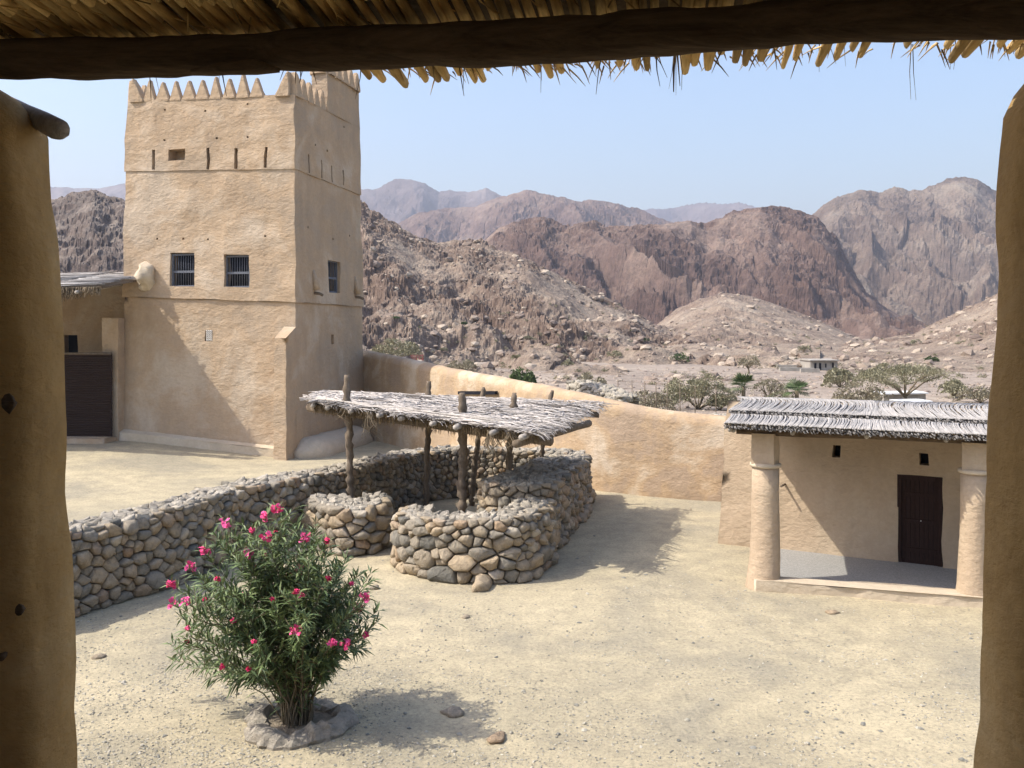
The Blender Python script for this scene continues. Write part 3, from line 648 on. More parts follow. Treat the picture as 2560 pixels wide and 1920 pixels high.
# roof: grey palm stalks on poles, fringe below the eave
def stalk_roof(name, corner_fn, nu, rows, r, mat, parent, jitter=.03, curl=0.0, n=4, sag=0.0, kind='stuff', lift=.02, ends=0.0, yawj=0.05):
    mb = MB()
    for (w0, w1, lf) in rows:
        for i in range(nu):
            u = (i + R.uniform(.1, .9)) / nu; du = R.uniform(-yawj, yawj) / max(nu, 1) * 8
            a0 = w0 + R.uniform(-ends, ends); a1 = w1 + R.uniform(-ends, ends) * .6; pts = []
            for k in range(5):
                t = k / 4; w = a0 + (a1 - a0) * t; p = corner_fn(min(max(u + du * (t-.5) + curl * (t-.5)**2, 0), 1), w)
                pts.append((p[0], p[1], p[2] + lf + lift * R.uniform(0, 1) + sag * math.sin(math.pi*t)))
            rr = r * R.uniform(.7, 1.25); mb.tube(pts, [rr*1.1, rr, rr*.95, rr*.85, rr*.6], n, 1, .1, True, R.random())
    o = mb.build(name, mat, parent)
    if kind: o['kind'] = kind
    return o
def bil(c00, c10, c01, c11):
    c00, c10, c01, c11 = map(np.array, (c00, c10, c01, c11))
    return lambda u, w: (c00*(1-u) + c10*u)*(1-w) + (c01*(1-u) + c11*u)*w
pr = bil((-25.5, 33.4, 6.30), (-15.0, 33.4, 6.53), (-25.5, 39.9, 7.15), (-15.2, 39.9, 7.35))
sb = MB(); sb.add([pr(0,.10)-[0,0,.06], pr(1,.10)-[0,0,.06], pr(1,1)-[0,0,.06], pr(0,1)-[0,0,.06], pr(0,.10)-[0,0,.12], pr(1,.10)-[0,0,.12], pr(1,1)-[0,0,.12], pr(0,1)-[0,0,.12]], [(0,1,2,3),(7,6,5,4),(0,4,5,1),(1,5,6,2),(2,6,7,3),(3,7,4,0)])
sb.build('roof_underlay', M['log'], porch)
prT = lambda u, w: pr(w, u)                            # stalks run along the eave here
stalk_roof('thatch', prT, 90, [(0, .55, .0), (.45, 1, .02), (.3, .8, .05)], .03, M['thatch_house'], porch, ends=.03, lift=.08, yawj=.6)
fg = MB()
for i in range(1500):
    u = R.random(); p = pr(u, R.uniform(-.02, .06)); L = R.uniform(.3, .85) * (1 - .55*max(0, (u-.72)/.28))
    fg.tube([(p[0], p[1], p[2]-.03), (p[0]+R.uniform(-.06,.06), p[1]-R.uniform(0,.1), p[2]-.03-L*.6), (p[0]+R.uniform(-.12,.12), p[1]-R.uniform(0,.12), p[2]-L)], [.02, .014, .004], 3, 1, 0, False, R.random())
o = fg.build('fringe', M['fringe'], porch); o['kind'] = 'stuff'
for u in (.2, .4, .6, .78, .93):
    q = MB(); q.tube([pr(u, -.03)-[0,0,.2], pr(u, 1)-[0,0,.24]], .07, 8); q.build('rafter', M['greywood'], porch)

# ------------------------------------------------------------------ perimeter wall from the tower to the house
peri = thing('perimeter_wall', 'long curving mud plastered yard wall sloping down from the tower to the house', 'wall')
pp = [(-6.95, 42.3, 3.95, 0), (-4.9, 39.2, 3.72, 0), (-2.7, 35.7, 3.43, 0), (-.6, 32.6, 3.22, 0), (.9, 30.2, 3.08, 0), (1.9, 28.9, 2.95, 0), (2.9, 28.1, 2.78, 0), (4.4, 27.3, 2.52, 0), (6.1, 26.6, 2.38, 0), (9, 25.6, 2.3, 0), (14, 24.4, 2.3, 0)]
def resample(pts, step):
    P = np.array(pts, float); d = np.r_[0, np.cumsum(np.linalg.norm(np.diff(P[:, :2], axis=0), axis=1))]
    n = max(2, int(d[-1]/step)+1); s = np.linspace(0, d[-1], n); 
    # smooth (Catmull-like) by interpolating then averaging
    Q = np.stack([np.interp(s, d, P[:, k]) for k in range(P.shape[1])], 1)
    for _ in range(int(.8/step)):
        Q[1:-1] = .25*Q[:-2] + .5*Q[1:-1] + .25*Q[2:]
    return Q
Q = resample(pp, .3); rings = []
for i, q in enumerate(Q):
    d = Q[min(i+1, len(Q)-1)][:2] - Q[max(i-1, 0)][:2]; d /= np.linalg.norm(d); n_ = np.array([d[1], -d[0]]); n_ *= np.sign(n_ @ (np.array([-6., 20.]) - q[:2])); h = q[2]
    prof = [(.12, -.3)] + [(.12 - .12*t/h*1.0, t) for t in np.arange(0.0, h-.3, .35)] + [(0, h-.26), (-.05, h-.1), (-.16, h-.01), (-.34, h+.03), (-.52, h-.02), (-.6, h-.14), (-.62, h-.4), (-.62, -.3)]
    if i == 0: NP = 9
    fixed = [(.12, -.3)] + [(.12 - .12*t, (h-.3)*t) for t in np.linspace(0, 1, NP)] + prof[-8:]
    rings.append([(*(q[:2] + n_*a), z) for a, z in fixed])
loft('wall', rings, M['plaster_orange'], peri, amp=.04, sc=.8)
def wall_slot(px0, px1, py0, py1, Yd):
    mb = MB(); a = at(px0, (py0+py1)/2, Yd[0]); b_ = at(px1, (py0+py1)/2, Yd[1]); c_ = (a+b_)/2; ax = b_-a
    mb.box(c_, (np.linalg.norm(ax)/2, .06, (py1-py0)/2*Yd[0]/F), tuple(ax)); return mb.build('wall_slot', M['dark'], peri, False)  # solid box, its dark colour stands for the shade inside a slot

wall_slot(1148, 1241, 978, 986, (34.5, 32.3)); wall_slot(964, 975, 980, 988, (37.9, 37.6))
# ------------------------------------------------------------------ dry stone walls
def clip_poly(poly, p, n):
    out = []; m_ = len(poly)
    for i in range(m_):
        a, b_ = poly[i], poly[(i+1) % m_]; da = (a[0]-p[0])*n[0] + (a[1]-p[1])*n[1]; db = (b_[0]-p[0])*n[0] + (b_[1]-p[1])*n[1]
        if da <= 0: out.append(a)
        if (da < 0 < db) or (db < 0 < da):
            t = da/(da-db); out.append((a[0]+(b_[0]-a[0])*t, a[1]+(b_[1]-a[1])*t))
    return out
def cells(W, Hf, rad_fn, asp=1.25, seed=0):
    rr = random.Random(seed); sites = []; Hm = max(Hf(W*i/20.) for i in range(21)); grid = {}
    cs = .35
    for _ in range(int(W*Hm*900)):
        s, z = rr.uniform(0, W), rr.uniform(0, Hm)
        if z > Hf(s): continue
        r = rad_fn(s, z) * rr.choice([rr.uniform(.55, .8), rr.uniform(.8, 1.15), rr.uniform(.8, 1.45)]); ok = True; gi, gj = int(s/cs), int(z/cs)
        for a in range(gi-2, gi+3):
            for b_ in range(gj-2, gj+3):
                for (s2, z2, r2) in grid.get((a, b_), ()):
                    if ((s-s2)/asp)**2 + (z-z2)**2 < (.5*(r+r2))**2*1.0: ok = False; break
                if not ok: break
            if not ok: break
        if ok: grid.setdefault((gi, gj), []).append((s, z, r)); sites.append((s, z, r))
    out = []
    for (s, z, r) in sites:
        poly = [(max(0, s-1), 0.0), (min(W, s+1), 0.0), (min(W, s+1), max(Hf(min(W, s+.3)), .05)), (max(0, s-1), max(Hf(max(0, s-.3)), .05))]
        poly = [(max(0, s-.7), max(0, z-.7)), (min(W, s+.7), max(0, z-.7)), (min(W, s+.7), min(z+.7, Hf(s))), (max(0, s-.7), min(z+.7, Hf(s)))]
        gi, gj = int(s/cs), int(z/cs)
        for a in range(gi-3, gi+4):
            for b_ in range(gj-3, gj+4):
                for (s2, z2, r2) in grid.get((a, b_), ()):
                    if (s2, z2) == (s, z): continue
                    # anisotropic, weighted bisector
                    dx, dz = (s2-s), (z2-z); n = (dx/asp**2, dz); L2 = dx*dx/asp**2 + dz*dz
                    t = .5 + .5*(r*r - r2*r2)/max(L2, 1e-6)*.35; t = min(max(t, .3), .7)
                    poly = clip_poly(poly, (s+dx*t, z+dz*t), n)
                    if len(poly) < 3: break
                if len(poly) < 3: break
            if len(poly) < 3: break
        if len(poly) >= 3: out.append(poly)
    return out
def chaikin(poly, a=.22):
    out = []
    for i in range(len(poly)):
        p, q = poly[i], poly[(i+1) % len(poly)]
        out += [(p[0]*(1-a)+q[0]*a, p[1]*(1-a)+q[1]*a), (p[0]*a+q[0]*(1-a), p[1]*a+q[1]*(1-a))]
    return out
class Stones:
    def __init__(s): s.items = []
    def cover(s, W, Hf, mp, rad_fn, bulge=.5, asp=1.25, seed=0, gap=.004, maxb=.13, top=False, jd=.045):
        rr = random.Random(seed + 5)
        for poly in cells(W, Hf, rad_fn, asp, seed):
            cx = sum(p[0] for p in poly)/len(poly); cz = sum(p[1] for p in poly)/len(poly)
            area = abs(sum(poly[i][0]*poly[(i+1) % len(poly)][1] - poly[(i+1) % len(poly)][0]*poly[i][1] for i in range(len(poly))))/2
            if area < .0012: continue
            size = math.sqrt(area); ring = chaikin(poly, rr.uniform(.05, .15)); n = len(ring)
            if n > 14: ring = [q for k, q in enumerate(ring) if k % 4 != 1]; n = len(ring)
            b_ = min(maxb, size*bulge)*rr.uniform(.7, 1.2); off = rr.uniform(-jd, jd); tilt = (rr.uniform(-.4, .4), rr.uniform(-.4, .4)); g = 1 - gap*2/size
            V = []; wn = [rr.uniform(-.09, .05) for _ in range(n)]
            for sc_, dp in ((g*.97, -.10), (g, -.01), (g*.93, b_*.66), (g*.70, b_*.97)):
                for k, (x, y) in enumerate(ring):
                    q = sc_*(1 + wn[k]*.8); lx, lz = (x-cx)*q, (y-cz)*q
                    dd = dp + off + (lx*tilt[0] + lz*tilt[1]) * (1 if dp > 0 else 0) + rr.uniform(-.075, .075)*min(size, .35)*(dp > 0)
                    V.append(mp(cx+lx, cz+lz, dd))
            V.append(mp(cx, cz, b_*1.03 + off)); Fc = []
            for r_ in range(3): Fc += [(r_*n+k, r_*n+(k+1) % n, (r_+1)*n+(k+1) % n, (r_+1)*n+k) for k in range(n)]
            Fc += [(3*n+k, 3*n+(k+1) % n, 4*n) for k in range(n)]
            c3 = np.array(mp(cx, cz, 0)); px = area**.5 / max(c3[1], 1) * F
            s.items.append((px + (0 if not top else -3), V, Fc, min(1, max(0, rr.gauss(.57, .30))), c3, top))
    def finish(s, parent, limit=300):
        s.items.sort(key=lambda q: -q[0])
        rest = {False: MB(), True: MB()}
        for i, (px, V, Fc, t, c3, top) in enumerate(s.items):
            if i < limit and px > 7:
                V2 = [tuple(np.array(v) - c3) for v in V]
                me = raw_mesh('stone', V2, Fc, M['stone_top' if top else 'stone'], True, [t]*len(V2)); fix_normals(me)
                o = bpy.data.objects.new('stone', me); link(o, parent); o.location = c3
            else: rest[top].add(V, Fc, t)
        for top, mb in rest.items():
            if mb.v:
                o = mb.build('coping_rubble' if top else 'small_stones', M['stone_top' if top else 'stone'], parent); fix_normals(o.data); o['kind'] = 'stuff'
        return len(s.items)
class Path:
    def __init__(s, pts, side):
        s.Q = resample(pts, .12); s.d = np.r_[0, np.cumsum(np.linalg.norm(np.diff(s.Q[:, :2], axis=0), axis=1))]; s.L = s.d[-1]; s.side = side
        T = np.gradient(s.Q[:, :2], axis=0); T /= np.linalg.norm(T, axis=1)[:, None]; s.Nn = np.stack([T[:, 1], -T[:, 0]], 1)*side
    def at(s, q):
        q = min(max(q, 0), s.L)
        return [np.interp(q, s.d, s.Q[:, k]) for k in range(s.Q.shape[1])], np.array([np.interp(q, s.d, s.Nn[:, 0]), np.interp(q, s.d, s.Nn[:, 1])])
    def face(s):
        return lambda a, z, dd: (lambda c, n: (c[0]+n[0]*(dd + .08*(1-z/1.5)), c[1]+n[1]*(dd + .08*(1-z/1.5)), z))(*s.at(a))
    def h(s, q): return s.at(q)[0][2]
    def w(s, q): return s.at(q)[0][3]
    def core(s, parent, inset=.05):
        rings = []
        for i in range(0, len(s.Q), 2):
            c, n, h, w = s.Q[i, :2], s.Nn[i], s.Q[i, 2], s.Q[i, 3]
            rings.append([(*(c - n*inset), -.2), (*(c - n*inset), h-.06), (*(c - n*(w*.5)), h-.03), (*(c - n*(w-inset)), h-.06), (*(c - n*(w-inset)), -.2)])
        return loft('rubble_core', rings, M['core'], parent, amp=.02)
def top_map(p):
    return lambda a, t, dd: (lambda c, n: (c[0]-n[0]*t, c[1]-n[1]*t, c[2] + dd))(*p.at(a))
def nz(a, sc=1.0, amp=.05, o=0): return amp*(.5*math.sin(a*sc*3.1+o) + .35*math.sin(a*sc*7.3+2+o*2) + .25*math.sin(a*sc*13.9+o*3))
# boundary wall: near face seen from the camera, its far end closes the pen
bw = thing('boundary_wall', 'long dry stone wall of grey boulders running from the left pier to the back of the pen', 'wall')
p1 = Path([(-9.6, 12.4, 1.45, .8), (-7.7, 15.9, 1.45, .8), (-6.55, 18.0, 1.47, .8), (-5.95, 20.0, 1.50, .8), (-4.95, 21.7, 1.48, .8), (-4.15, 23.1, 1.42, .8), (-3.3, 25.1, 1.42, .8), (-2.6, 26.5, 1.42, .8), (-1.7, 27.15, 1.42, .75), (-.3, 27.05, 1.40, .75), (1.6, 26.5, 1.40, .8)], 1)
if (p1.at(3)[1] @ np.array([1., -1.])) < 0: p1 = Path([tuple(q) for q in [(-9.6, 12.4, 1.45, .8), (-7.7, 15.9, 1.45, .8), (-6.55, 18.0, 1.47, .8), (-5.95, 20.0, 1.50, .8), (-4.95, 21.7, 1.48, .8), (-4.15, 23.1, 1.42, .8), (-3.3, 25.1, 1.42, .8), (-2.6, 26.5, 1.42, .8), (-1.7, 27.15, 1.42, .75), (-.3, 27.05, 1.40, .75), (1.6, 26.5, 1.40, .8)]], -1)
p1.core(bw); st = Stones()
st.cover(p1.L, lambda s: p1.h(s) + nz(s, 1.7, .07), p1.face(), lambda s, z: (.25 - .08*z/1.4) * (1 if s < 11 else .72), .42, 1.15, 1)
st.cover(p1.L, lambda s: p1.w(s), top_map(p1), lambda s, z: .20, .12, 1.2, 2, .004, .02, True, .014)
print('boundary stones', st.finish(bw, 300))
# stub beside the opening
stub = thing('entrance_stub_wall', 'short block of stacked stones with one big boulder left of the pen opening', 'wall')
def block_wall(parent, outer, side, seed, rf, asp=1.4, top_r=.20, limit=300, closed=False):
    p = Path(outer, side); p.core(parent); s_ = Stones()
    s_.cover(p.L, lambda s: p.h(s) + nz(s, 2, .06, seed), p.face(), rf, .5, asp, seed)
    s_.cover(p.L, lambda s: p.w(s), top_map(p), lambda s, z: top_r, .13, 1.2, seed+1, .004, .02, True, .016)
    return p, s_
ps, ss = block_wall(stub, [(-4.75, 21.5, 1.05, .8), (-4.35, 20.85, 1.03, .85), (-3.75, 20.2, 1.02, .9), (-3.25, 20.25, 1.03, .9), (-2.92, 20.9, 1.03, .75), (-3.0, 21.9, 1.06, .5)], 1, 31, lambda s, z: (.60 if s < 1.0 and z < .8 else .24))
if ps.at(1)[1] @ np.array([-.5, -1.]) < 0: print('flip stub')
ss.finish(stub, 300)
# pen: curved front, then the thick raised flank on the right
pen = thing('stone_pen', 'horseshoe pen of tan and grey field stones with a thick raised right flank', 'stone pen')
pf, sf = block_wall(pen, [(-2.25, 20.3, 1.08, .6), (-2.43, 19.5, 1.08, .65), (-2.1, 18.8, 1.12, .7), (-1.37, 18.2, 1.20, .75), (-.4, 17.97, 1.24, .75), (.3, 18.3, 1.25, .75), (.7, 19.3, 1.26, .75), (.86, 20.0, 1.26, .75)], 1, 51, lambda s, z: .285 - .15*min(z, 1.2)/1.2)
pk, sk = block_wall(pen, [(-.68, 21.4, 1.48, .8), (-.66, 20.65, 1.52, 1.3), (-.2, 20.25, 1.54, 1.4), (.5, 20.2, 1.54, 1.4), (.86, 20.5, 1.54, 1.45), (1.15, 21.6, 1.50, 1.45), (1.65, 23.7, 1.42, 1.4), (2.02, 25.6, 1.36, 1.3), (2.15, 26.6, 1.34, 1.2), (2.1, 27.3, 1.34, 1.0)], 1, 71, lambda s, z: .19)
sf.items += sk.items; print('pen stones', sf.finish(pen, 300))
for p_, nm in ((ps, 'stub'), (pf, 'pf'), (pk, 'pk')): print(nm, p_.at(p_.L*.5))
# fallen stones at the foot of the pen
P = np.array([(*gnd(x, y), .02) for x, y in [(R.uniform(960, 1400), R.uniform(1415, 1475)) for _ in range(90)]]); P = P[P[:, 1] < 19.2]
def loose_stone(px, py, size, label, seed, flat=.5):
    x, y = gnd(px, py); rr = np.random.RandomState(seed)
    import bmesh
    bm = bmesh.new(); bmesh.ops.create_icosphere(bm, subdivisions=2, radius=1)
    V = np.array([v.co[:] for v in bm.verts]); d = 1 + .55*noise3(V[:,0]*1.1+seed, V[:,1]*1.1, V[:,2]*1.1) + .2*noise3(V[:,0]*3, V[:,1]*3+seed, V[:,2]*3)
    V = V*d[:, None]*np.array([size*rr.uniform(1, 1.4), size*rr.uniform(.7, 1), size*flat])
    me = raw_mesh('loose_stone', V, [tuple(v.index for v in f.verts) for f in bm.faces], M['stone'], True, [rr.uniform(.3, .9)]*len(V)); bm.free()
    o = bpy.data.objects.new('loose_stone', me); link(o); o.location = (x, y, size*flat*.35); o.rotation_euler = (0, 0, rr.uniform(0, 6)); tag(o, label, 'stone', 'loose stones on the sand')
for i, (px, py, s, l) in enumerate([(1130, 1786, .13, 'pale flat stone on the sand right of the planter ring'), (1245, 1846, .11, 'small pale stone in the oleander shadow near the bottom edge'), (933, 1471, .10, 'grey flat stone on the sand between oleander and pen'), (1302, 1452, .17, 'flat grey stone in front of the pen beside its largest boulders'), (1165, 1545, .08, 'pale pebble sized stone on open sand below the pen'), (2082, 1533, .09, 'small dark stone on sand before the porch kerb'), (246, 1645, .10, 'dark flat stone on the sand left of the oleander'), (1205, 1470, .26, 'broad grey green slab lying against the pen foot')]):
    loose_stone(px, py, s, l, i + 3, .45 if i != 7 else .7)

# ------------------------------------------------------------------ pergola over the pen
per = thing('pen_shelter', 'low shelter with ragged grey palm roof on crooked posts over the stone pen', 'shelter')
ZR = 2.84
def rp(px, py, z=ZR): x, y = gnd(px, py, z); return np.array([x, y, z])
cA1, cA2, cD, cC, cB = at(775, 1006, 23.2), at(812, 985, 25.8), at(1416, 991, 26.6), at(1532, 1018, 24.6), at(1350, 1087, 18.4)
roofq = bil(cA1, cB, cA2, (cD*.18 + cC*.82))
posts = [((868, 1000), (879, 1250), .17, .62), ((1072, 998), (1066, 1180), .15, .5), ((1155, 1049), (1157, 1260), .20, .62), ((1208, 990), (1182, 1160), .15, .25), ((1284, 1033), (1262, 1175), .16, .5), ((1379, 1007), (1339, 1165), .13, .35)]
for i, ((tx, ty), (bx_, by_), r, up) in enumerate(posts):
    T = at(tx, ty, (22.7, 25.2, 21.2, 25.9, 22.6, 25.6)[i]); ZR = T[2]; kb = (bx_ - XC)/F; Bx = kb * T[1] if i not in (3, 5) else T[0] - (.35 if i == 3 else .5)
    pts = []; 
    for k in range(13):
        t = k/12; pts.append((Bx + (T[0]-Bx)*t + R.uniform(-.025, .025), T[1] + R.uniform(-.03, .03), -.1 + (ZR+up+.1)*t))
    # rough palm trunk: leaf bases leave a scaly, stepped outline
    mb = MB(); hi = []
    for k in range(44):
        t = k/43; j = t*12; a = int(min(j, 11)); f = j - a; p = Vector(pts[a]).lerp(Vector(pts[a+1]), f)
        hi.append((p, r*.50*(1.0 + (.26 if k % 3 == 0 else -.08) + R.uniform(-.14, .16))*(1 if t < .97 else .7)))
    mb.tube([h_[0] for h_ in hi], [h_[1] for h_ in hi], 9, 1, .22); mb.build('post', M['log'], per)
# main beams and cross poles
def pole(p, q, r, name, mat='greywood', parent=per, n=9, bend=.03):
    p, q = np.array(p, float), np.array(q, float); mb = MB(); pts = [p + (q-p)*t + np.array([R.uniform(-bend, bend)*(0 < t < 1), R.uniform(-bend, bend)*(0 < t < 1), R.uniform(-bend, bend)*.5*(0 < t < 1)]) for t in np.linspace(0, 1, 7)]
    mb.tube(pts, [r*R.uniform(.88, 1.1) for _ in pts], n, 1, .07, True, R.uniform(.4, .9)); return mb.build(name, M[mat], parent)
up = lambda u, w, dz: roofq(u, w) + np.array([0, 0, dz])
pole(up(-.015, .12, -.16), up(1.01, .10, -.20), .10, 'beam', 'log'); pole(up(-.02, .55, -.16), up(1.0, .5, -.2), .09, 'beam', 'log'); pole(up(-.02, .92, -.16), up(1.0, .9, -.2), .09, 'beam', 'log')
for u in (.02, .10, .22, .36, .46, .60, .70, .84, .95):
    pole(up(u, -.05, -.06), up(u + .01, 1.02, -.06), .062, 'cross_pole')
pole(up(.93, -.05, -.2), up(1.02, .6, -.2), .09, 'cross_pole', 'log')
dk = MB(); G_ = 14
for i in range(G_):
    for j in range(6):
        q = [up(i/G_*.96+.015, .02+j/6*.94, -.0), up((i+1)/G_*.96+.015, .02+j/6*.94, 0), up((i+1)/G_*.96+.015, .02+(j+1)/6*.94, 0), up(i/G_*.96+.015, .02+(j+1)/6*.94, 0)]
dk.add([up(.01,.02,-.015), up(.975,.03,-.015), up(.97,.96,-.015), up(.01,.97,-.015), up(.01,.02,.015), up(.975,.03,.015), up(.97,.96,.015), up(.01,.97,.015)], [(0,1,2,3),(7,6,5,4),(0,4,5,1),(1,5,6,2),(2,6,7,3),(3,7,4,0)])
dk.build('roof_mat', M['thatch'], per)
th = MB()
for i in range(4200):
    u, w = R.uniform(-.005, 1.0), R.uniform(-.02, 1.0); ang = R.choice([0, 0, 0, 1]) ; L = R.uniform(.35, 1.1)
    c_ = up(u, w, .02 + R.uniform(0, .07)); du = (cB - cA1)/np.linalg.norm(cB - cA1); dw = (cD - cA2)*.0 + (cC - cB)/np.linalg.norm(cC - cB)
    dirv = du*R.uniform(.6, 1) + dw*R.uniform(-.45, .25) if ang == 0 else dw + du*R.uniform(-.3, .3); dirv = dirv/np.linalg.norm(dirv)
    e0, e1 = c_ - dirv*L/2, c_ + dirv*L/2
    if u > .9 and R.random() < .3: continue
    r_ = R.uniform(.009, .020); th.tube([e0 + [0,0,R.uniform(-.02,.03)], c_ + [0,0,R.uniform(0,.04)], e1 + [0,0,R.uniform(-.03,.02)]], [r_, r_, r_*.6], 4, .6, .1, True, min(1, max(0, R.uniform(.25, 1) - .45*(math.sin(u*13+w*4)*math.sin(w*9+1) > .55))))
for i in range(460):                                    # ragged edges
    if R.random() < .72: u, w, dv = R.uniform(.9, 1.0), R.random(), 1
    else: u, w, dv = R.random(), R.uniform(-.01, .05), 0
    c_ = up(u, w, R.uniform(-.02, .05)); dirv = (du if dv else -dw*.35+du)*R.uniform(.7, 1) + (dw if dv else du)*R.uniform(-.5, .5) + np.array([0, 0, R.uniform(-.18, .06)])
    L = R.uniform(.15, .40)*(1 if dv else .7); th.tube([c_, c_ + dirv*L*.6, c_ + dirv*L + [0,0,-.06]], [.018, .013, .006], 4, .7, 0, False, R.uniform(.2, .9))
o = th.build('thatch', M['thatch'], per); o['kind'] = 'stuff'
for w in (.03, .08, .13, .9):                            # long tie poles on top of the thatch
    pole(up(.03, w, .11), up(.90 + R.uniform(-.1, .05), w - .01, .10), .022, 'tie_stick', n=6, bend=.03)
for (u, w, n_, L) in ((.31, -.02, 26, .75), (.83, -.02, 34, .7), (.18, 0, 10, .4), (.9, .0, 16, .4)):
    tf = MB()
    for i in range(n_):
        p = up(u, w, -.02); tf.tube([p + [R.uniform(-.08,.08), 0, 0], p + [R.uniform(-.2,.2), -R.uniform(0,.1), -L*.4], p + [R.uniform(-.3,.35), -R.uniform(0,.15), -L*R.uniform(.5, 1)]], [.016, .011, .003], 4, .6, 0, False, R.random())
    tf.build('frond_tuft', M['fringe'], per)
fr_ = MB()                                              # fibres hanging under the eave
for i in range(900):
    u = R.uniform(.02, .98); p = up(u, R.uniform(-.01, .1), -.05); L = R.uniform(.08, .28)
    fr_.tube([p, p + [R.uniform(-.05,.05), R.uniform(-.05,.02), -L]], [.012, .003], 3, 1, 0, False, R.random())
o = fr_.build('fringe', M['strand'], per); o['kind'] = 'stuff'

# ------------------------------------------------------------------ house on the right
hs = thing('mud_house', 'low mud plastered house with round porch columns and grey curled palm thatch on the right', 'house')
HA, HB = np.array([4.78, 21.3]), np.array([10.6, 17.98]); hd = HB - HA; HL = np.linalg.norm(hd); he = hd/HL; hn = np.array([-he[1], he[0]]); hn *= np.sign(hn @ np.array([1., 1.]))
HA2 = HA + hn*.18 + he*.14                              # the wall leans back a little
def huv(px, py):
    k = (px-XC)/F; u = (k*HA[1]-HA[0])/(hd[0]-k*hd[1]); Y = HA[1] + hd[1]*u; return u, (EYE - (py-YH)*Y/F + .3)/3.6
def hop(x0, x1, y0, y1, dep, mi_):
    a, b_ = huv(x0, y0), huv(x1, y1); return (round(a[0], 5), round(b_[0], 5), round(min(a[1], b_[1]), 5), round(max(a[1], b_[1]), 5), dep, mi_)
door_o = hop(2242, 2354, 1191, 1420, .22, 1); u0, u1, v0, v1 = door_o[:4]
_, vd = huv(2298, 1191); _, vb = huv(2298, 1421); door_o = (u0, u1, round(vb, 5), round(vd, 5), .2, 1)
hops = [door_o, hop(2070, 2092, 1114, 1145, .35, 1), hop(2292, 2317, 1133, 1164, .35, 1)]
# the opening must not touch the wall foot row
hw = [face_grid((tuple(HA), tuple(HA2)), (tuple(HB), tuple(HB + hn*.1)), (-.3, 3.3), (-.3, 3.3), hops, None, hn, .22, .045, 1.1),
      face_grid((tuple(HA), tuple(HA2)), (tuple(HA + hn*4.2), tuple(HA2 + hn*4)), (-.3, 3.3), (-.3, 3.12), [], None, he, .25, .045, 1.1),
      face_grid((tuple(HA + hn*4.2), tuple(HA2 + hn*4)), (tuple(HB + hn*4.2), tuple(HB + hn*4.2)), (-.3, 3.12), (-.3, 3.12), [], None, -hn, .5, .045, 1.1)]
build_multi('wall', hw, [M['plaster_house'], M['dark']], hs)
# door with two plank leaves
uc = (u0+u1)/2; dp = HA + hd*uc + hn*.12; dw_ = HL*(u1-u0); zb_, zt_ = vb*3.6-.3, vd*3.6-.3; dh = zt_-zb_; zc = (zb_+zt_)/2
D3 = lambda du, dn, z: (dp[0] + he[0]*du + hn[0]*dn, dp[1] + he[1]*du + hn[1]*dn, z); hax = (he[0], he[1], 0)
dr = MB()
for s in (-1, 1): dr.box(D3(s*(dw_/2-.04), 0, zc), (.04, .05, dh/2), hax)
dr.box(D3(0, 0, zt_-.05), (dw_/2-.08, .05, .05), hax); door = dr.build('door', M['darkwood'], hs, False)
for i in range(8):
    pb = MB(); wdt = (dw_-.16)/8; pb.box(D3(-dw_/2+.08+wdt*(i+.5), .02, zc-.05), (wdt/2-.004, .02, dh/2-.05), hax); pb.build('plank', M['darkwood'], door, False)
for z in (zb_+.35, zc, zt_-.4):
    pb = MB(); pb.box(D3(0, -.015, z), (dw_/2-.09, .015, .04), hax); pb.build('batten', M['darkwood'], door, False)
hb = MB(); hb.tube([D3(.03, -.03, zc+.02), D3(.03, -.06, zc+.02)], .012, 8); hb.build('handle', M['white'], door)
for px, py in ((1960, 1212), (2405, 1224)):
    u_, v_ = huv(px, py); q = HA + hd*u_; z = v_*3.6-.3; pg = MB(); pg.tube([(*(q+hn*.1), z), (*(q-hn*.28), z+.01)], .025, 7); pg.build('peg', M['log'], hs)
# columns: flared round shaft, capital slab, square block
def column(cx, cy, zc_, zt2, r):
    prof = [(-.2, 1.32), (.0, 1.30), (.12, 1.22), (.3, 1.12), (.6, 1.05), (1.2, 1.0), (1.8, .97), (zc_-.03, .95)]
    rings = []; n = 28
    for z, s in prof: rings.append([(cx + r*s*math.cos(2*math.pi*k/n) - .14*max(0, .9-z)*.35, cy + r*s*math.sin(2*math.pi*k/n), z) for k in range(n)])
    col = loft('column', rings, M['plaster_pale'] if False else M['plaster_house'], hs, amp=.03, sc=2.)
    cp = MB(); R_ = r*1.12; rr_ = [[(cx + R_*s*math.cos(2*math.pi*k/n), cy + R_*s*math.sin(2*math.pi*k/n), z) for k in range(n)] for z, s in ((zc_-.03, .9), (zc_-.02, 1), (zc_+.035, 1), (zc_+.05, .9))]
    loft('capital', rr_, M['plaster_pale'], col, amp=.01)
    bq = r*.80; d2 = np.array([cx, cy]); a_, b2 = he*bq, hn*bq
    soft_box('block', [d2-a_-b2, d2+a_-b2, d2+a_+b2, d2-a_+b2], zc_+.045, zt2, M['plaster_house'], hs, None, .02, .2)
column(4.90, 17.78, 2.35, 2.98, .265); column(8.46, 16.80, 2.38, 2.93, .26)
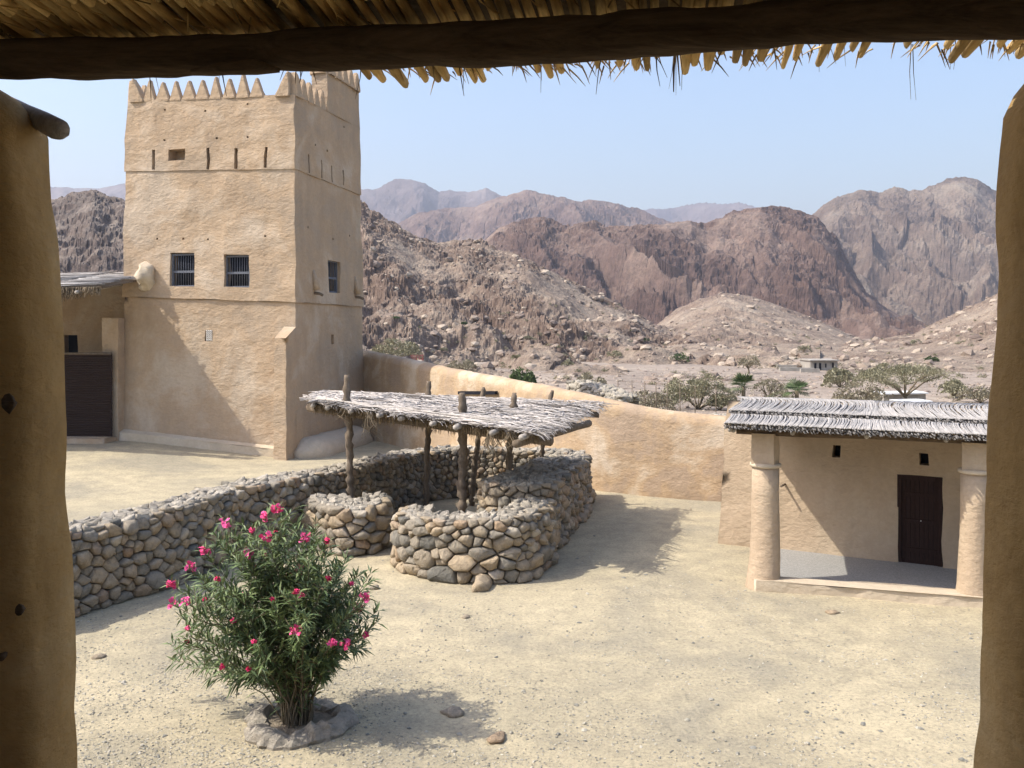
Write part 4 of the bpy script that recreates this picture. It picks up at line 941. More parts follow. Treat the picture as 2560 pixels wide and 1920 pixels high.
# porch kerb and floor
k0, k1 = np.array([4.62, 17.50]), np.array([10.9, 15.70]); kd = (k1-k0)/np.linalg.norm(k1-k0); kn = np.array([-kd[1], kd[0]]); kn *= np.sign(kn[1])
soft_box('kerb', [k0, k1, k1 + kn*.42, k0 + kn*.42], -.3, .20, M['plaster_pale'], hs, None, .05, .2, 0, .04)
fl = MB(); fl.add([(*(k0+kn*.3+kd*.35), .055), (*(k1+kn*.3), .055), (*(HB+hn*.1), .055), (*(HA+hn*.1+he*1.0), .055)], [(0, 1, 2, 3)]); fl.build('porch_floor', M['gravel'], hs, False)
# roof
rf = bil((4.02, 17.38, 3.16), (11.2, 15.55, 3.00), (5.45, 22.2, 3.17), (13.0, 18.5, 3.20))
ru = MB(); ru.add([rf(.01,.02)-[0,0,.04], rf(1,.02)-[0,0,.04], rf(1,1)-[0,0,.04], rf(.01,1)-[0,0,.04], rf(.01,.02)+[0,0,.03], rf(1,.02)+[0,0,.03], rf(1,1)+[0,0,.03], rf(.01,1)+[0,0,.03]], [(3,2,1,0),(4,5,6,7),(0,1,5,4),(1,2,6,5),(2,3,7,6),(3,0,4,7)])
ru.build('roof_underlay', M['log'], hs, False)
def curled_row(name, w0, w1, n, h0, h1, lean, r):
    mb = MB()
    for i in range(n):
        u = (i + R.uniform(-.3, .3))/n; fl_ = 1 if u > .36 else -1; cv = lean*(1 if u > .36 else -1)*R.uniform(.6, 1.2)
        if abs(u-.36) < .03: cv *= .4
        pts = []
        for k in range(7):
            t = k/6; w = w0 + (w1-w0)*t + (R.uniform(-.006, .006) if k == 0 else 0); p = rf(min(max(u + cv*math.sin(math.pi*t)*.012*-1 + R.uniform(-.0006,.0006), -.01), 1.01), w)
            pts.append((p[0], p[1], p[2] + h0 + (h1-h0)*t + .05*math.sin(math.pi*t) + .012*R.random()))
        rr_ = r*R.uniform(.8, 1.2); mb.tube(pts, [rr_*1.25, rr_*1.05, rr_, rr_, rr_*.95, rr_*.9, rr_*.7], 5, .8, .12, True, R.uniform(.42, .95))
    o = mb.build(name, M['thatch_house'], hs); o['kind'] = 'stuff'
curled_row('front_thatch', -.02, .34, 420, .05, .07, 1.0, .0125); curled_row('front_thatch', .0, .33, 200, .03, .04, .6, .016)
curled_row('rear_thatch', .27, 1.0, 420, .17, .17, 2.2, .0125); curled_row('rear_thatch', .28, .98, 200, .12, .12, 1.6, .016)
ed = MB()
for i in range(1500):                                    # broken brown ends along both eave lines
    u = R.random(); w = R.choice([-.02, -.015, .26]); p = rf(u, w + R.uniform(-.01, .012)); z = p[2] + (.02 if w < 0.1 else .15) + R.uniform(-.05, .03)
    ed.tube([(p[0], p[1]+.05, z), (p[0]+R.uniform(-.02,.02), p[1]-R.uniform(.01, .05), z-R.uniform(.01,.05))], [.016*R.uniform(.6,1.3), .011], 5, .7, .2, True, R.uniform(0, .4))
o = ed.build('broken_ends', M['thatch_house'], hs); o['kind'] = 'stuff'
q = lambda u, w, dz: tuple(rf(u, w) + np.array([0, 0, dz]))
mb = MB(); a_ = np.array([4.35, 17.84, 3.03]); b_ = np.array([11.2, 16.05, 2.92]); pole(a_, b_, .085, 'eave_beam', 'beam', hs, 10, .02)
for u in (.02, .165, .34, .52, .70, .88):
    pole(q(u, .03, -.10), q(u+.0, .95, -.12), .05, 'rafter', 'greywood', hs, 8, .01)
pole(q(.012, .02, -.09), q(.015, .6, -.10), .045, 'rafter', 'greywood', hs, 8, .01)

# ------------------------------------------------------------------ oleander in its planter ring
OX, OY = gnd(745, 1812)
ring = thing('planter_ring', 'low ring of rough grey mortared stone around the oleander stems', 'planter')
rings = []; nn = 44
for i in range(nn):
    th_ = 2*math.pi*i/nn; ro = .52*(1 + .07*math.sin(3*th_+1) + .04*math.sin(7*th_)); c_ = np.array([OX + 1.02*ro*math.cos(th_), OY + ro*.98*math.sin(th_)]); d = np.array([math.cos(th_), math.sin(th_)])
    hgt = .13 + .035*math.sin(5*th_) + R.uniform(-.02, .03)
    rings.append([(*(c_ + d*a), z) for a, z in ((.14, -.1), (.16, .03), (.12, hgt*.75), (.04, hgt), (-.06, hgt), (-.12, hgt*.7), (-.13, .0), (-.12, -.1))])
rings.append(rings[0])
V = np.concatenate([np.array(r) for r in rings[:-1]]); V = wob(V, .055, 7, 4); n8 = 8; Fc = []
for i in range(nn):
    for k in range(n8): Fc.append((i*n8+k, i*n8+(k+1) % n8, ((i+1) % nn)*n8+(k+1) % n8, ((i+1) % nn)*n8+k))
me = raw_mesh('kerb', V, Fc, M['stone_top'], False, [R.uniform(.2, .8) if k % 8 == 0 else .3 for k in range(len(V))]); fix_normals(me); link(bpy.data.objects.new('kerb', me), ring)
so_ = MB(); so_.add([(OX + .5*math.cos(2*math.pi*k/20), OY + .5*math.sin(2*math.pi*k/20), .05) for k in range(20)], [tuple(range(20))]); so_.build('soil', M['core'], ring, False)
ole = thing('oleander', 'oleander shrub with narrow green leaves and bright pink flower clusters in the yard', 'shrub')
Z2 = lambda x, y: (100 + x/2.212, 1200 + y/2.212)
flw = [(1030,245),(1245,210),(1310,170),(1250,320),(1300,300),(1465,325),(1590,345),(910,395),(1155,415),(1240,430),(830,490),(1185,490),(1285,525),(1430,500),(1385,530),(720,585),(1090,640),(1415,625),(1450,650),(740,690),(810,680),(905,670),(1790,655),(1765,710),(815,830),(810,905),(1415,838),(1185,905),(1245,910),(1185,940),(1615,905),(1650,930),(1690,915),(1010,1040),(1155,1050),(1070,790),(1600,555),(980,560),(1170,285),(1800,865),(1095,850),(1290,670),(1720,580)]
big = {0,1,2,5,7,8,10,13,15,16,19,20,22,23,26,30,31,32,3}
tips = []
for i, f_ in enumerate(flw):
    px, py = Z2(*f_); tips.append((at(px, py, OY + R.uniform(-1.0, -.1) * (1.0 if py > 1450 else .7)), i))
extra = [(1380,200),(1560,430),(1640,480),(1760,520),(1830,560),(1870,720),(1860,790),(1780,930),(1640,1010),(760,960),(740,1010),(850,1050),(950,1090),(1080,1120),(1300,1100),(1500,1000),(1560,1090),(1000,350),(1120,260),(880,560),(820,620),(780,770),(960,300),(1350,260),(1420,250),(1510,350),(1660,500),(1740,650),(1700,760),(1580,700)]
for e_ in extra: px, py = Z2(*e_); tips.append((at(px, py, OY + R.uniform(-.5, .7)), None))
for i in range(30):
    th_ = R.uniform(0, 6.28); el = R.uniform(.35, 1.35); rr_ = R.uniform(.6, 1.15)
    tips.append((np.array([OX - .1 + 1.25*rr_*math.cos(th_)*math.cos(el), OY + 1.15*rr_*math.sin(th_)*math.cos(el), 1.0 + 1.4*rr_*math.sin(el)]), None))
stems = MB(); leaves_v = []; leaves_t = []
def leafset(p, d, k, size):
    d = Vector(d).normalized()
    for j in range(k):
        r_ = Vector((R.uniform(-1, 1), R.uniform(-1, 1), R.uniform(-.6, .9))); side = (r_ - d*r_.dot(d))
        if side.length < .1: continue
        side.normalize(); L = size*R.uniform(.7, 1.2); ld = (side*R.uniform(.5, 1.0) + d*R.uniform(.3, 1.0)).normalized(); w = ld.cross(Vector((R.uniform(-.4,.4), R.uniform(-.4,.4), 1))).normalized()*(L*.075)
        b_ = Vector(p); m1 = b_ + ld*L*.45 + Vector((0, 0, .0)); tp = b_ + ld*L + Vector((0, 0, -L*.18))
        leaves_v.append([b_, m1 + w, tp, m1 - w]); leaves_t.append(min(1, max(0, R.gauss(.45, .22))))
for (T, idx) in tips:
    a0 = R.uniform(0, 6.28); rb = .22*R.random()**.6; B0 = np.array([OX + rb*math.cos(a0) - .02, OY + rb*math.sin(a0), .03]); pts = []
    for k in range(15):
        t = k/14; h = t**.85; hor = t**1.45
        p = np.array([B0[0] + (T[0]-B0[0])*hor, B0[1] + (T[1]-B0[1])*hor, B0[2] + (T[2]-B0[2])*(h if T[2] > .9 else math.sin(t*2.0)/math.sin(2.0))]); p += np.array([R.uniform(-.012, .012)]*3); pts.append(p)
    stems.tube(pts, [max(.0035, .012*(1-k/15.)) for k in range(15)], 5, 1, 0, False, R.random())
    for k in range(R.choice([2, 4, 5]), 15):
        d = pts[k] - pts[k-1]
        for ss in (0, .5):
            leafset(pts[k-1] + d*(1-ss), d, 2 if k < 9 else 6, .185)
    for _ in range(3):                                   # side twigs
        k = R.randint(8, 13); s0 = Vector(pts[k]); dd = Vector((R.uniform(-1, 1), R.uniform(-1, 1), R.uniform(.1, 1))).normalized(); L = R.uniform(.15, .34)
        stems.tube([s0, s0 + dd*L*.5, s0 + dd*L + Vector((0, 0, .04))], [.006, .005, .003], 4, 1, 0, False, R.random())
        for q_ in range(1, 6): leafset(s0 + dd*L*q_/5, dd, 3, .17)
stems.build('stems', M['stem'], ole)
LV = np.array([[tuple(v) for v in l] for l in leaves_v]).reshape(-1, 3); LF = (np.arange(len(leaves_v))*4)[:, None] + np.array([[0, 1, 2, 3]])
me = fast_mesh('foliage', LV, LF, M['leaf'], False); t_ = me.attributes.new('tint', 'FLOAT', 'POINT'); t_.data.foreach_set('value', np.repeat(leaves_t, 4).astype(np.float32))
o = link(bpy.data.objects.new('foliage', me), ole); o['kind'] = 'stuff'; print('leaves', len(leaves_v))
def flower_cluster(c, n, bright, spread):
    mb = MB()
    for i in range(n):
        f0 = Vector(c) + Vector((R.uniform(-1, 1)*spread, R.uniform(-1, 1)*spread, R.uniform(-.8, .8)*spread)); nv = Vector((R.uniform(-.7, .7), R.uniform(-1, .2), R.uniform(0, 1))).normalized()
        a = nv.cross(Vector((.3, .2, .9))).normalized(); b_ = nv.cross(a); tt = min(1, max(0, bright + R.uniform(-.25, .25)))
        for k in range(5):
            th_ = 2*math.pi*k/5 + R.random()*.4; e = a*math.cos(th_) + b_*math.sin(th_); s = nv.cross(e); r_ = R.uniform(.026, .036)
            mb.add([f0, f0 + e*r_*.6 + s*r_*.45 + nv*.006, f0 + e*r_*1.05 + nv*.0, f0 + e*r_*.6 - s*r_*.45 + nv*.012], [(0, 1, 2, 3)], tt)
    return mb.build('flower_cluster', M['petal'], ole)
for (T, idx) in tips:
    if idx is None: continue
    flower_cluster(T + np.array([0, 0, .02]), R.randint(9, 14) if idx in big else R.randint(5, 8), R.uniform(.6, .9) if idx in big else R.uniform(.1, .6), .055 if idx in big else .018)

# ------------------------------------------------------------------ gravel and pebbles of the yard
cnt = 24000; py_ = YH + (1940-YH)*NR.uniform(.40, 1.0, cnt)**.62; px_ = NR.uniform(150, 2480, cnt); Yd = F*EYE/(py_-YH); Xd = (px_-XC)*Yd/F
den = fbm(Xd*.6, Yd*.6, 9., 3) + .35*(px_ < 1000)*(py_ > 1600) - .15; kp = NR.uniform(-.6, .7, cnt) < den; Xd, Yd = Xd[kp], Yd[kp]
ng = 7000; gx_ = NR.uniform(180, 1250, ng); gy_ = 1480 + 450*NR.rand(ng)**.7; Yg = F*EYE/(gy_-YH); kq = fbm((gx_-XC)*Yg/F*.8, Yg*.8, 4., 3) > -.12; Xd = np.r_[Xd, ((gx_-XC)*Yg/F)[kq]]; Yd = np.r_[Yd, Yg[kq]]
nb = 500; pb_x = NR.uniform(200, 2430, nb); pb_y = NR.uniform(1330, 1915, nb); Yb = F*EYE/(pb_y-YH); Xd = np.r_[Xd, (pb_x-XC)*Yb/F]; Yd = np.r_[Yd, Yb]
big_ = np.r_[np.zeros(len(Xd)-nb), .012 + .03*NR.rand(nb)**2]
inside = (Xd > 4.6) & (Yd > 17.1); Xd, Yd, big_ = Xd[~inside], Yd[~inside], big_[~inside]
P = np.stack([Xd, Yd, ground_z(Xd, Yd) + .002], 1)
scatter_rocks('yard_gravel', P, np.maximum(.005 + .015*NR.rand(len(P))**3, big_), M['pebble'], 'fine loose gravel scattered over the sandy yard', .7, cat='gravel')

# ------------------------------------------------------------------ plants and small structures beyond the wall
def shrub_tree(name, label, cat, px, pyb, pyt, wpx, mat, seed, form='dome', leafn=2600, leaf=.10, trunk=True, base_hidden=0, flat=.5):
    r_ = random.Random(seed); x, y = gnd(px, pyb); y = y if y > 0 else 100; zb = slope_z(x, y)
    if y > 84:                                           # on a slope: march out until the ray meets it
        x, y, zb = march(px, pyb)
    y += base_hidden; x = (px-XC)/F*y
    h = EYE - (pyt-YH)*y/F - zb; w = wpx*y/F
    t = thing(name, label, cat, 'desert trees and shrubs beyond the yard wall'); t.location = (x, y, zb)
    tr = MB(); ends = []
    nb = 7 if form != 'dome' else 9
    for i in range(nb):
        a = 2*math.pi*i/nb + r_.uniform(-.3, .3); reach = w*.5*r_.uniform(.35, .95); hh = h*r_.uniform(.55, .92) if form == 'umbrella' else h*r_.uniform(.4, .9)*(1 - .3*reach/(w*.5))
        st_ = (0.0, 0.0, h*.25 if form == 'umbrella' else 0); mid = (math.cos(a)*reach*.4, math.sin(a)*reach*.4, st_[2] + (hh-st_[2])*.55); e = (math.cos(a)*reach, math.sin(a)*reach, hh)
        tr.tube([st_, mid, e], [h*.022+.01, h*.014+.008, .006], 5, 1, .1, False)
        ends.append((mid, e))
        for q_ in range(3):
            e2 = (e[0]+r_.uniform(-.18, .18)*w, e[1]+r_.uniform(-.18, .18)*w, min(h, e[2]+r_.uniform(-.05, .15)*h)); tr.tube([mid, e2], [h*.01+.005, .004], 4, 1, 0, False); ends.append((mid, e2))
    if form == 'umbrella': tr.tube([(0,0,-.2), (w*.02, 0, h*.12), (0, 0, h*.27)], [h*.045+.03, h*.04+.02, h*.035], 8, 1, .1, False)
    tr.build('trunk', M['stem'], t)
    n = leafn; cl = [(r_.uniform(-1, 1), r_.uniform(-1, 1), r_.random(), r_.uniform(.13, .28)) for _ in range(26)]
    V = []; T_ = []
    for i in range(n):
        if r_.random() < .8:
            c_ = cl[r_.randrange(26)]; rr2 = math.hypot(c_[0], c_[1]); f = 1/max(rr2, 1); cx, cy = c_[0]*f*.85, c_[1]*f*.85
            g = [r_.gauss(0, .5)*c_[3] for _ in range(3)]; X, Y_, = cx+g[0], cy+g[1]; rad2 = min(1, math.hypot(X, Y_))
            top = math.sqrt(max(0, 1-rad2**2)); Z = ((1-flat) + flat*top*(.6+.4*c_[2])) if form == 'umbrella' else (.08 + .90*top*(.35+.65*c_[2])); Z += g[2]*.4
            ct = c_[2]
        else:
            m_, e = ends[r_.randrange(len(ends))]; tt = r_.random(); X, Y_, Z = [(m_[k]*(1-tt)+e[k]*tt) for k in range(3)]; X, Y_, Z = X/(w/2)+r_.gauss(0,.07), Y_/(w/2)+r_.gauss(0,.07), Z/h; ct = .3
        c3 = Vector((X*w/2, Y_*w/2, max(.03, min(1.02, Z))*h)); a = Vector((r_.uniform(-1,1), r_.uniform(-1,1), r_.uniform(-1,1))).normalized(); b_ = a.cross(Vector((.2,.7,.4))).normalized(); l_ = leaf*r_.uniform(.5, 1.3)
        V += [c3 + a*l_, c3 + b_*l_*.5, c3 - a*l_, c3 - b_*l_*.5]; T_ += [min(1, max(0, ct*.5 + r_.uniform(0, .5)))]*4
    me = fast_mesh('crown', np.array([tuple(v) for v in V]), (np.arange(n)*4)[:, None] + np.array([[0,1,2,3]]), mat, False)
    q_ = me.attributes.new('tint', 'FLOAT', 'POINT'); q_.data.foreach_set('value', np.array(T_, dtype=np.float32)); link(bpy.data.objects.new('crown', me), t)
    return t
A_ = M['scrub']; B_ = M['dryscrub']
shrub_tree('acacia_tree', 'wide flat topped acacia tree with forked trunk above the house roof', 'tree', 2262, 1006, 908, 255, A_, 1, 'umbrella', 10000, .06, flat=.5)
shrub_tree('acacia_tree', 'low spreading olive acacia left of the taller fan palm', 'tree', 1745, 1010, 928, 200, A_, 2, 'dome', 9000, .065)
shrub_tree('acacia_tree', 'thin grey acacia between the two fan palms', 'tree', 1925, 1008, 948, 90, B_, 3, 'umbrella', 1200, .06)
shrub_tree('acacia_tree', 'pale leafless looking tree on the slope left of the ruined block house', 'tree', 1871, 934, 888, 64, B_, 4, 'umbrella', 1100, .10, flat=.7)
shrub_tree('desert_shrub', 'bright olive bush right below the ruined block house', 'shrub', 2100, 966, 914, 84, A_, 5, 'dome', 2600, .10)
shrub_tree('desert_shrub', 'dense dark green bush just above the sloping yard wall', 'shrub', 1306, 975, 915, 74, M['palm'], 6, 'dome', 3000, .10)
shrub_tree('desert_shrub', 'pale straw coloured bush behind the white stone wall', 'shrub', 1476, 985, 930, 92, B_, 7, 'dome', 2400, .10)
shrub_tree('acacia_tree', 'spreading grey green acacia touching the tower edge above the wall', 'tree', 985, 900, 846, 150, A_, 8, 'dome', 3200, .13)
shrub_tree('desert_shrub', 'sparse grey bush above the wall right of the red bench', 'shrub', 1152, 935, 894, 90, B_, 9, 'dome', 1800, .10)
shrub_tree('desert_shrub', 'small olive bush at the right end of the house roof', 'shrub', 2385, 990, 945, 80, A_, 10, 'dome', 2000, .09)
shrub_tree('desert_shrub', 'grey thicket behind the wire fence', 'shrub', 1625, 1020, 975, 130, B_, 11, 'dome', 2200, .08)
shrub_tree('desert_shrub', 'green undergrowth between acacia and first fan palm', 'shrub', 1800, 1013, 985, 80, A_, 12, 'dome', 1700, .08)
shrub_tree('desert_shrub', 'olive undergrowth at the foot of the second fan palm', 'shrub', 1960, 1015, 975, 110, A_, 13, 'dome', 1800, .08)
shrub_tree('desert_shrub', 'straw coloured thicket left of the forked acacia trunk', 'shrub', 2150, 1006, 955, 140, B_, 14, 'dome', 2400, .08)
shrub_tree('desert_shrub', 'low dry thicket on the flat right of the forked acacia trunk', 'shrub', 2450, 1000, 965, 120, B_, 15, 'dome', 1800, .08)
for i, (px, py, s, lab) in enumerate([(990, 800, 16, 'tiny green bush high on the hillside next to the tower'), (1035, 930, 20, 'green tuft on the slope beside the red bench'), (1110, 880, 18, 'yellow green tuft on the hillside left of centre'), (1160, 812, 14, 'solitary green tuft below the rocky crag'), (1290, 898, 22, 'green tuft right above the dark green bush'), (1535, 895, 34, 'dark low bush on the dry bank in mid slope'), (1610, 860, 28, 'grey bush on the bank below the low mound'), (1320, 850, 18, 'small olive bush in the middle of the scree'), (2010, 880, 30, 'grey bush on the slope above the ruined house'), (2330, 905, 26, 'small bush on the right hand scree slope'), (2290, 860, 22, 'little bush higher on the right hand scree'), (1420, 915, 26, 'dry bush on the flat left of the white stone wall'), (1700, 905, 40, 'dry round bush on the bank behind the acacia')]):
    shrub_tree('hillside_bush', lab, 'shrub', px, py, py - s*.6, s*1.3, A_ if i % 3 else M['palm'], 40+i, 'dome', 500, .13)
V = []; T_ = []
for i in range(170):                                     # low dry tufts dotted over the flat and the lower slopes
    px, py = R.uniform(930, 2460), R.uniform(838, 985) if i % 3 else R.uniform(760, 860)
    if px > 1850 and py > 950: continue
    x, y, z = march(px, py, 50.); r0 = R.uniform(.25, .7)
    for k in range(70):
        c3 = Vector((x + R.gauss(0, .4)*r0, y + R.gauss(0, .4)*r0, z + abs(R.gauss(0, .35))*r0)); a = Vector((R.uniform(-1,1), R.uniform(-1,1), R.uniform(-.3,1))).normalized(); b_ = a.cross(Vector((.2,.7,.4))).normalized(); l_ = R.uniform(.06, .13)
        V += [c3 + a*l_, c3 + b_*l_*.4, c3 - a*l_, c3 - b_*l_*.4]; T_ += [R.random()]*4
me = fast_mesh('scrub_tufts', np.array([tuple(v) for v in V]), (np.arange(len(V)//4)*4)[:, None] + np.array([[0,1,2,3]]), M['scrub'], False)
q_ = me.attributes.new('tint', 'FLOAT', 'POINT'); q_.data.foreach_set('value', np.array(T_, dtype=np.float32))
tag(link(bpy.data.objects.new('scrub_tufts', me)), 'low dry olive tufts dotted over the flat and lower slopes', 'scrub', kind='stuff')
def fan_palm(px, pyb, pyt, wpx, label, seed):
    r_ = random.Random(seed); x, y = gnd(px, pyb); zb = slope_z(x, y); h = EYE - (pyt-YH)*y/F - zb; w = wpx*y/F
    t = thing('fan_palm', label, 'palm', 'fan palms beyond the yard wall'); t.location = (x, y, zb)
    tr = MB(); tr.tube([(0,0,-.1), (0,0,h*.74)], [.14, .11], 8, 1, .15); tr.build('trunk', M['stem'], t)
    for i in range(24):
        a = r_.uniform(0, 6.28); el = r_.uniform(-.5, 1.35); d = Vector((math.cos(a)*math.cos(el), math.sin(a)*math.cos(el), math.sin(el))); c_ = Vector((0,0,h*.74)) + d*w*.20
        mb = MB(); mb.tube([(0,0,h*.72), c_], .012, 4); s = d.cross(Vector((0,0,1))).normalized()
        for k in range(11):
            th_ = (k-5)/5*1.25; e = d*math.cos(th_) + s*math.sin(th_); L = w*.42*r_.uniform(.8, 1.05); sd = e.cross(d.cross(s)).normalized()*.035
            mb.add([c_, c_ + e*L*.6 + sd, c_ + e*L + Vector((0,0,-.12*L)), c_ + e*L*.6 - sd], [(0,1,2,3)], r_.random())
        mb.build('frond', M['palm'], t)
fan_palm(1859, 1034, 940, 72, 'taller fan palm behind the left end of the house roof', 3); fan_palm(1992, 1034, 954, 66, 'shorter fan palm right of the first one above the roof', 4)
# ruined block house on the slope
def find(px, py):
    return march(px, py)
m, nt, b = new_mat('grey_block_wall'); v = coords(nt); nt.links.new(ramp(nt, noise_n(nt, v, 1.5, 5), [(.3, (.26, .235, .20)), (.7, (.38, .35, .30))]), b.inputs['Base Color']); M['block'] = m
x, y, z = find(2040, 926); sc_ = y/F
rh = thing('ruined_house', 'small flat roofed grey block house with low ruined walls on the slope', 'house'); rh.location = (x, y, z)
mb = MB(); mb.box((20*sc_, 2, 12*sc_), (34*sc_, 2, 12*sc_)); mb.build('wall', M['block'], rh, False)
mb = MB(); mb.box((20*sc_, 1.9, 25*sc_), (37*sc_, 2.3, 1.4*sc_)); mb.build('roof', M['block'], rh, False)
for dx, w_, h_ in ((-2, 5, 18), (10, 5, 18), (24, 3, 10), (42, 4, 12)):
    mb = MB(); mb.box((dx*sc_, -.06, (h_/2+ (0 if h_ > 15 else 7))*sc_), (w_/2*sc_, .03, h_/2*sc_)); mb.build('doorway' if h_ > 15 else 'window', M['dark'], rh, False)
for (xa, xb, ya, hh) in ((-100, -18, -1.5, 6), (-80, -30, 3, 9), (-60, -14, -3.2, 5)):
    mb = MB(); mb.box(((xa+xb)/2*sc_, ya, hh/2*sc_-.2), ((xb-xa)/2*sc_, .25, hh/2*sc_+.3)); mb.build('low_wall', M['block'], rh, False)
# white flat roofs behind the acacia
m, nt, b = new_mat('white_painted_sheet'); b.inputs['Base Color'].default_value = (.72, .73, .72, 1); M['sheet'] = m
for i, (px, py, w_, lab) in enumerate(((2262, 985, 112, 'long white roofed shed seen behind the acacia trunk'), (2290, 1003, 76, 'nearer low white shed beside the acacia trunk'))):
    x, y = gnd(px, py + 12); sc_ = y/F; sh = thing('white_shed', lab, 'shed', 'white sheds behind the acacia'); sh.location = (x, y, ground_z(np.array([x]), np.array([y]))[0])
    mb = MB(); mb.box((0, .8, .28), (w_/2*sc_*.94, .8, .30)); mb.build('wall', M['block'], sh, False)
    mb = MB(); mb.box((0, .8, .62), (w_/2*sc_, 1.0, .05), (1, 0, .02)); mb.build('roof', M['sheet'], sh, False)
# red-brown bench on the hillside by the tower
m, nt, b = new_mat('faded_red_paint'); b.inputs['Base Color'].default_value = (.30, .11, .09, 1); M['red'] = m
x, y, z = find(1034, 908); sc_ = y/F; bn = thing('red_bench', 'faded red slatted bench on the slope above the wall near the tower', 'bench'); bn.location = (x, y, z)
for j in range(3):
    mb = MB(); mb.box((0, .3, (9+j*4.5)*sc_), (25*sc_, .03, 1.5*sc_)); mb.build('slat', M['red'], bn, False)
mb = MB(); mb.box((0, -.1, 6*sc_), (25*sc_, .3, .05)); mb.build('seat', M['red'], bn, False)
for s in (-1, 1):
    mb = MB(); mb.box((s*23*sc_, .1, 8*sc_), (.06, .25, 10*sc_)); mb.build('leg', M['red'], bn, False)
# pale stone wall just outside the yard
ow = thing('outer_stone_wall', 'sunlit pale rubble wall end showing above the mud yard wall', 'wall')
po = Path([(*at(1418, 0, 46)[:2], 2.32, 1.0), (*at(1470, 0, 43.5)[:2], 2.25, 1.0), (*at(1520, 0, 41)[:2], 2.08, 1.0), (*at(1556, 0, 39.5)[:2], 1.92, 1.0), (*at(1566, 0, 40.3)[:2], 1.9, .9)], 1)
po.core(ow); s_ = Stones(); s_.cover(po.L, lambda s: po.h(s) + nz(s, 2, .1), po.face(), lambda s, z: .26, .5, 1.5, 91); s_.cover(po.L, lambda s: po.w(s), top_map(po), lambda s, z: .25, .4, 1.2, 92, .006, .08, True, .05)
s_.items = [(a, V, Fc, t, c, True) for (a, V, Fc, t, c, tp) in s_.items]; s_.finish(ow, 260)
# wire fence
fe = thing('wire_fence', 'thin wire fence on slender posts behind the yard wall', 'fence')
fp = [at(px, 0, 47.5 - (px-1540)*.022)[:2] for px in (1545, 1580, 1612, 1640, 1668, 1700, 1738, 1790)]
for p in fp:
    mb = MB(); mb.tube([(p[0], p[1], -.1), (p[0], p[1], 2.35)], .022, 5); mb.build('fence_post', M['log'], fe)
for z in (1.1, 1.5, 1.9, 2.25):
    mb = MB(); mb.tube([(p[0], p[1], z + .02*math.sin(i*2)) for i, p in enumerate(fp)], .005, 4); mb.build('wire', M['log'], fe)
P = []
for i in range(260):
    px = R.uniform(1600, 1830); Yy = R.uniform(28.6, 31.5); x = (px-XC)/F*Yy; P.append((x, Yy, R.uniform(1.95, 2.2)-.01*(px-1600)*.1))
bk = MB(); rr1 = [at(x_, 0, 28.3)[:2] for x_ in range(1560, 1900, 20)]
rings = [[(*(np.array(p)), -.2), (*(np.array(p)), 1.9), (p[0]+.1, p[1]+.6, 2.02), (p[0]+.3, p[1]+3.2, 1.9), (p[0]+.3, p[1]+3.5, -.2)] for p in rr1]
loft('earth_bank', rings, M['ground'], None, amp=.12, sc=1.)['kind'] = 'structure'
scatter_rocks('bank_rubble', np.array([(a, b_, 2.03) for a, b_, c_ in P]), .05 + .10*NR.rand(len(P))**2, M['stone_top'], 'pale rubble strewn along the bank behind the yard wall', .8, cat='rubble')

# ------------------------------------------------------------------ the veranda the photograph is taken from
ver = thing('veranda', 'dark veranda framing the view with mud piers, log beam and palm stalk ceiling', 'veranda')
def pier(name, edge, side, Y0, width, depth):
    rings = []; n = 26
    for (px, py) in edge:
        Ys = Y0 + depth*.80; z = EYE - (py-YH)*Ys/F; xe = (px-XC)*Ys/F
        w = width; cx = xe - side*w/2
        ring_ = []
        for k in range(n):
            th_ = 2*math.pi*k/n; c_, s_ = math.cos(th_), math.sin(th_); ex = 2/5.0
            ring_.append((cx + w/2*abs(c_)**ex*(1 if c_ > 0 else -1), Y0 + depth/2 + depth/2*abs(s_)**ex*(1 if s_ > 0 else -1), z))
        rings.append(ring_)
    return loft(name, rings, M['plaster_brown'], ver, amp=.018, sc=2.2)
def dens(e, step=40):
    out = []
    for (a, b_), (c_, d) in zip(e[:-1], e[1:]):
        n = max(1, int(abs(d-b_)/step)+ (0)); out += [(a+(c_-a)*k/n, b_+(d-b_)*k/n) for k in range(n)]
    return out + [e[-1]]
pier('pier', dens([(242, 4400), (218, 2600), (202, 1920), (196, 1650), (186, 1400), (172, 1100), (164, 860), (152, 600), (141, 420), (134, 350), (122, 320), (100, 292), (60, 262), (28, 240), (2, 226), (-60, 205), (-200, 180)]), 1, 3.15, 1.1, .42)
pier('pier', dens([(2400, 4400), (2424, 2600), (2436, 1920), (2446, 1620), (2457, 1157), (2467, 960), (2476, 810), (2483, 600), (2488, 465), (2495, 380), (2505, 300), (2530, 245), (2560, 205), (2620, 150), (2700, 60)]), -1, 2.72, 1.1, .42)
# dark discs painted for the shade of pits in the left pier plaster
for (px, py, rx_, ry_) in ((25, 1008, 15, 22), (50, 1525, 10, 16), (8, 1640, 6, 10)):
    pt = at(px, py, 3.15); mb = MB(); mb.tube([pt + [0, -.012, 0], pt + [0, .02, 0]], [rx_*3.15/F, rx_*.6*3.15/F], 9, ry_/rx_, .25); mb.build('painted_pit', M['beam'], ver)
# log end resting on the left pier
lg = MB(); l0, l1 = at(62, 282, 3.5), at(152, 326, 3.30)
lg.tube([l0 + (l0-l1)*1.5, l0, (l0+l1)/2, l1 - (l1-l0)*.08, l1], [.034, .035, .037, .040, .033], 16, 1, .06); lg.build('log_end', M['greywood'], ver)
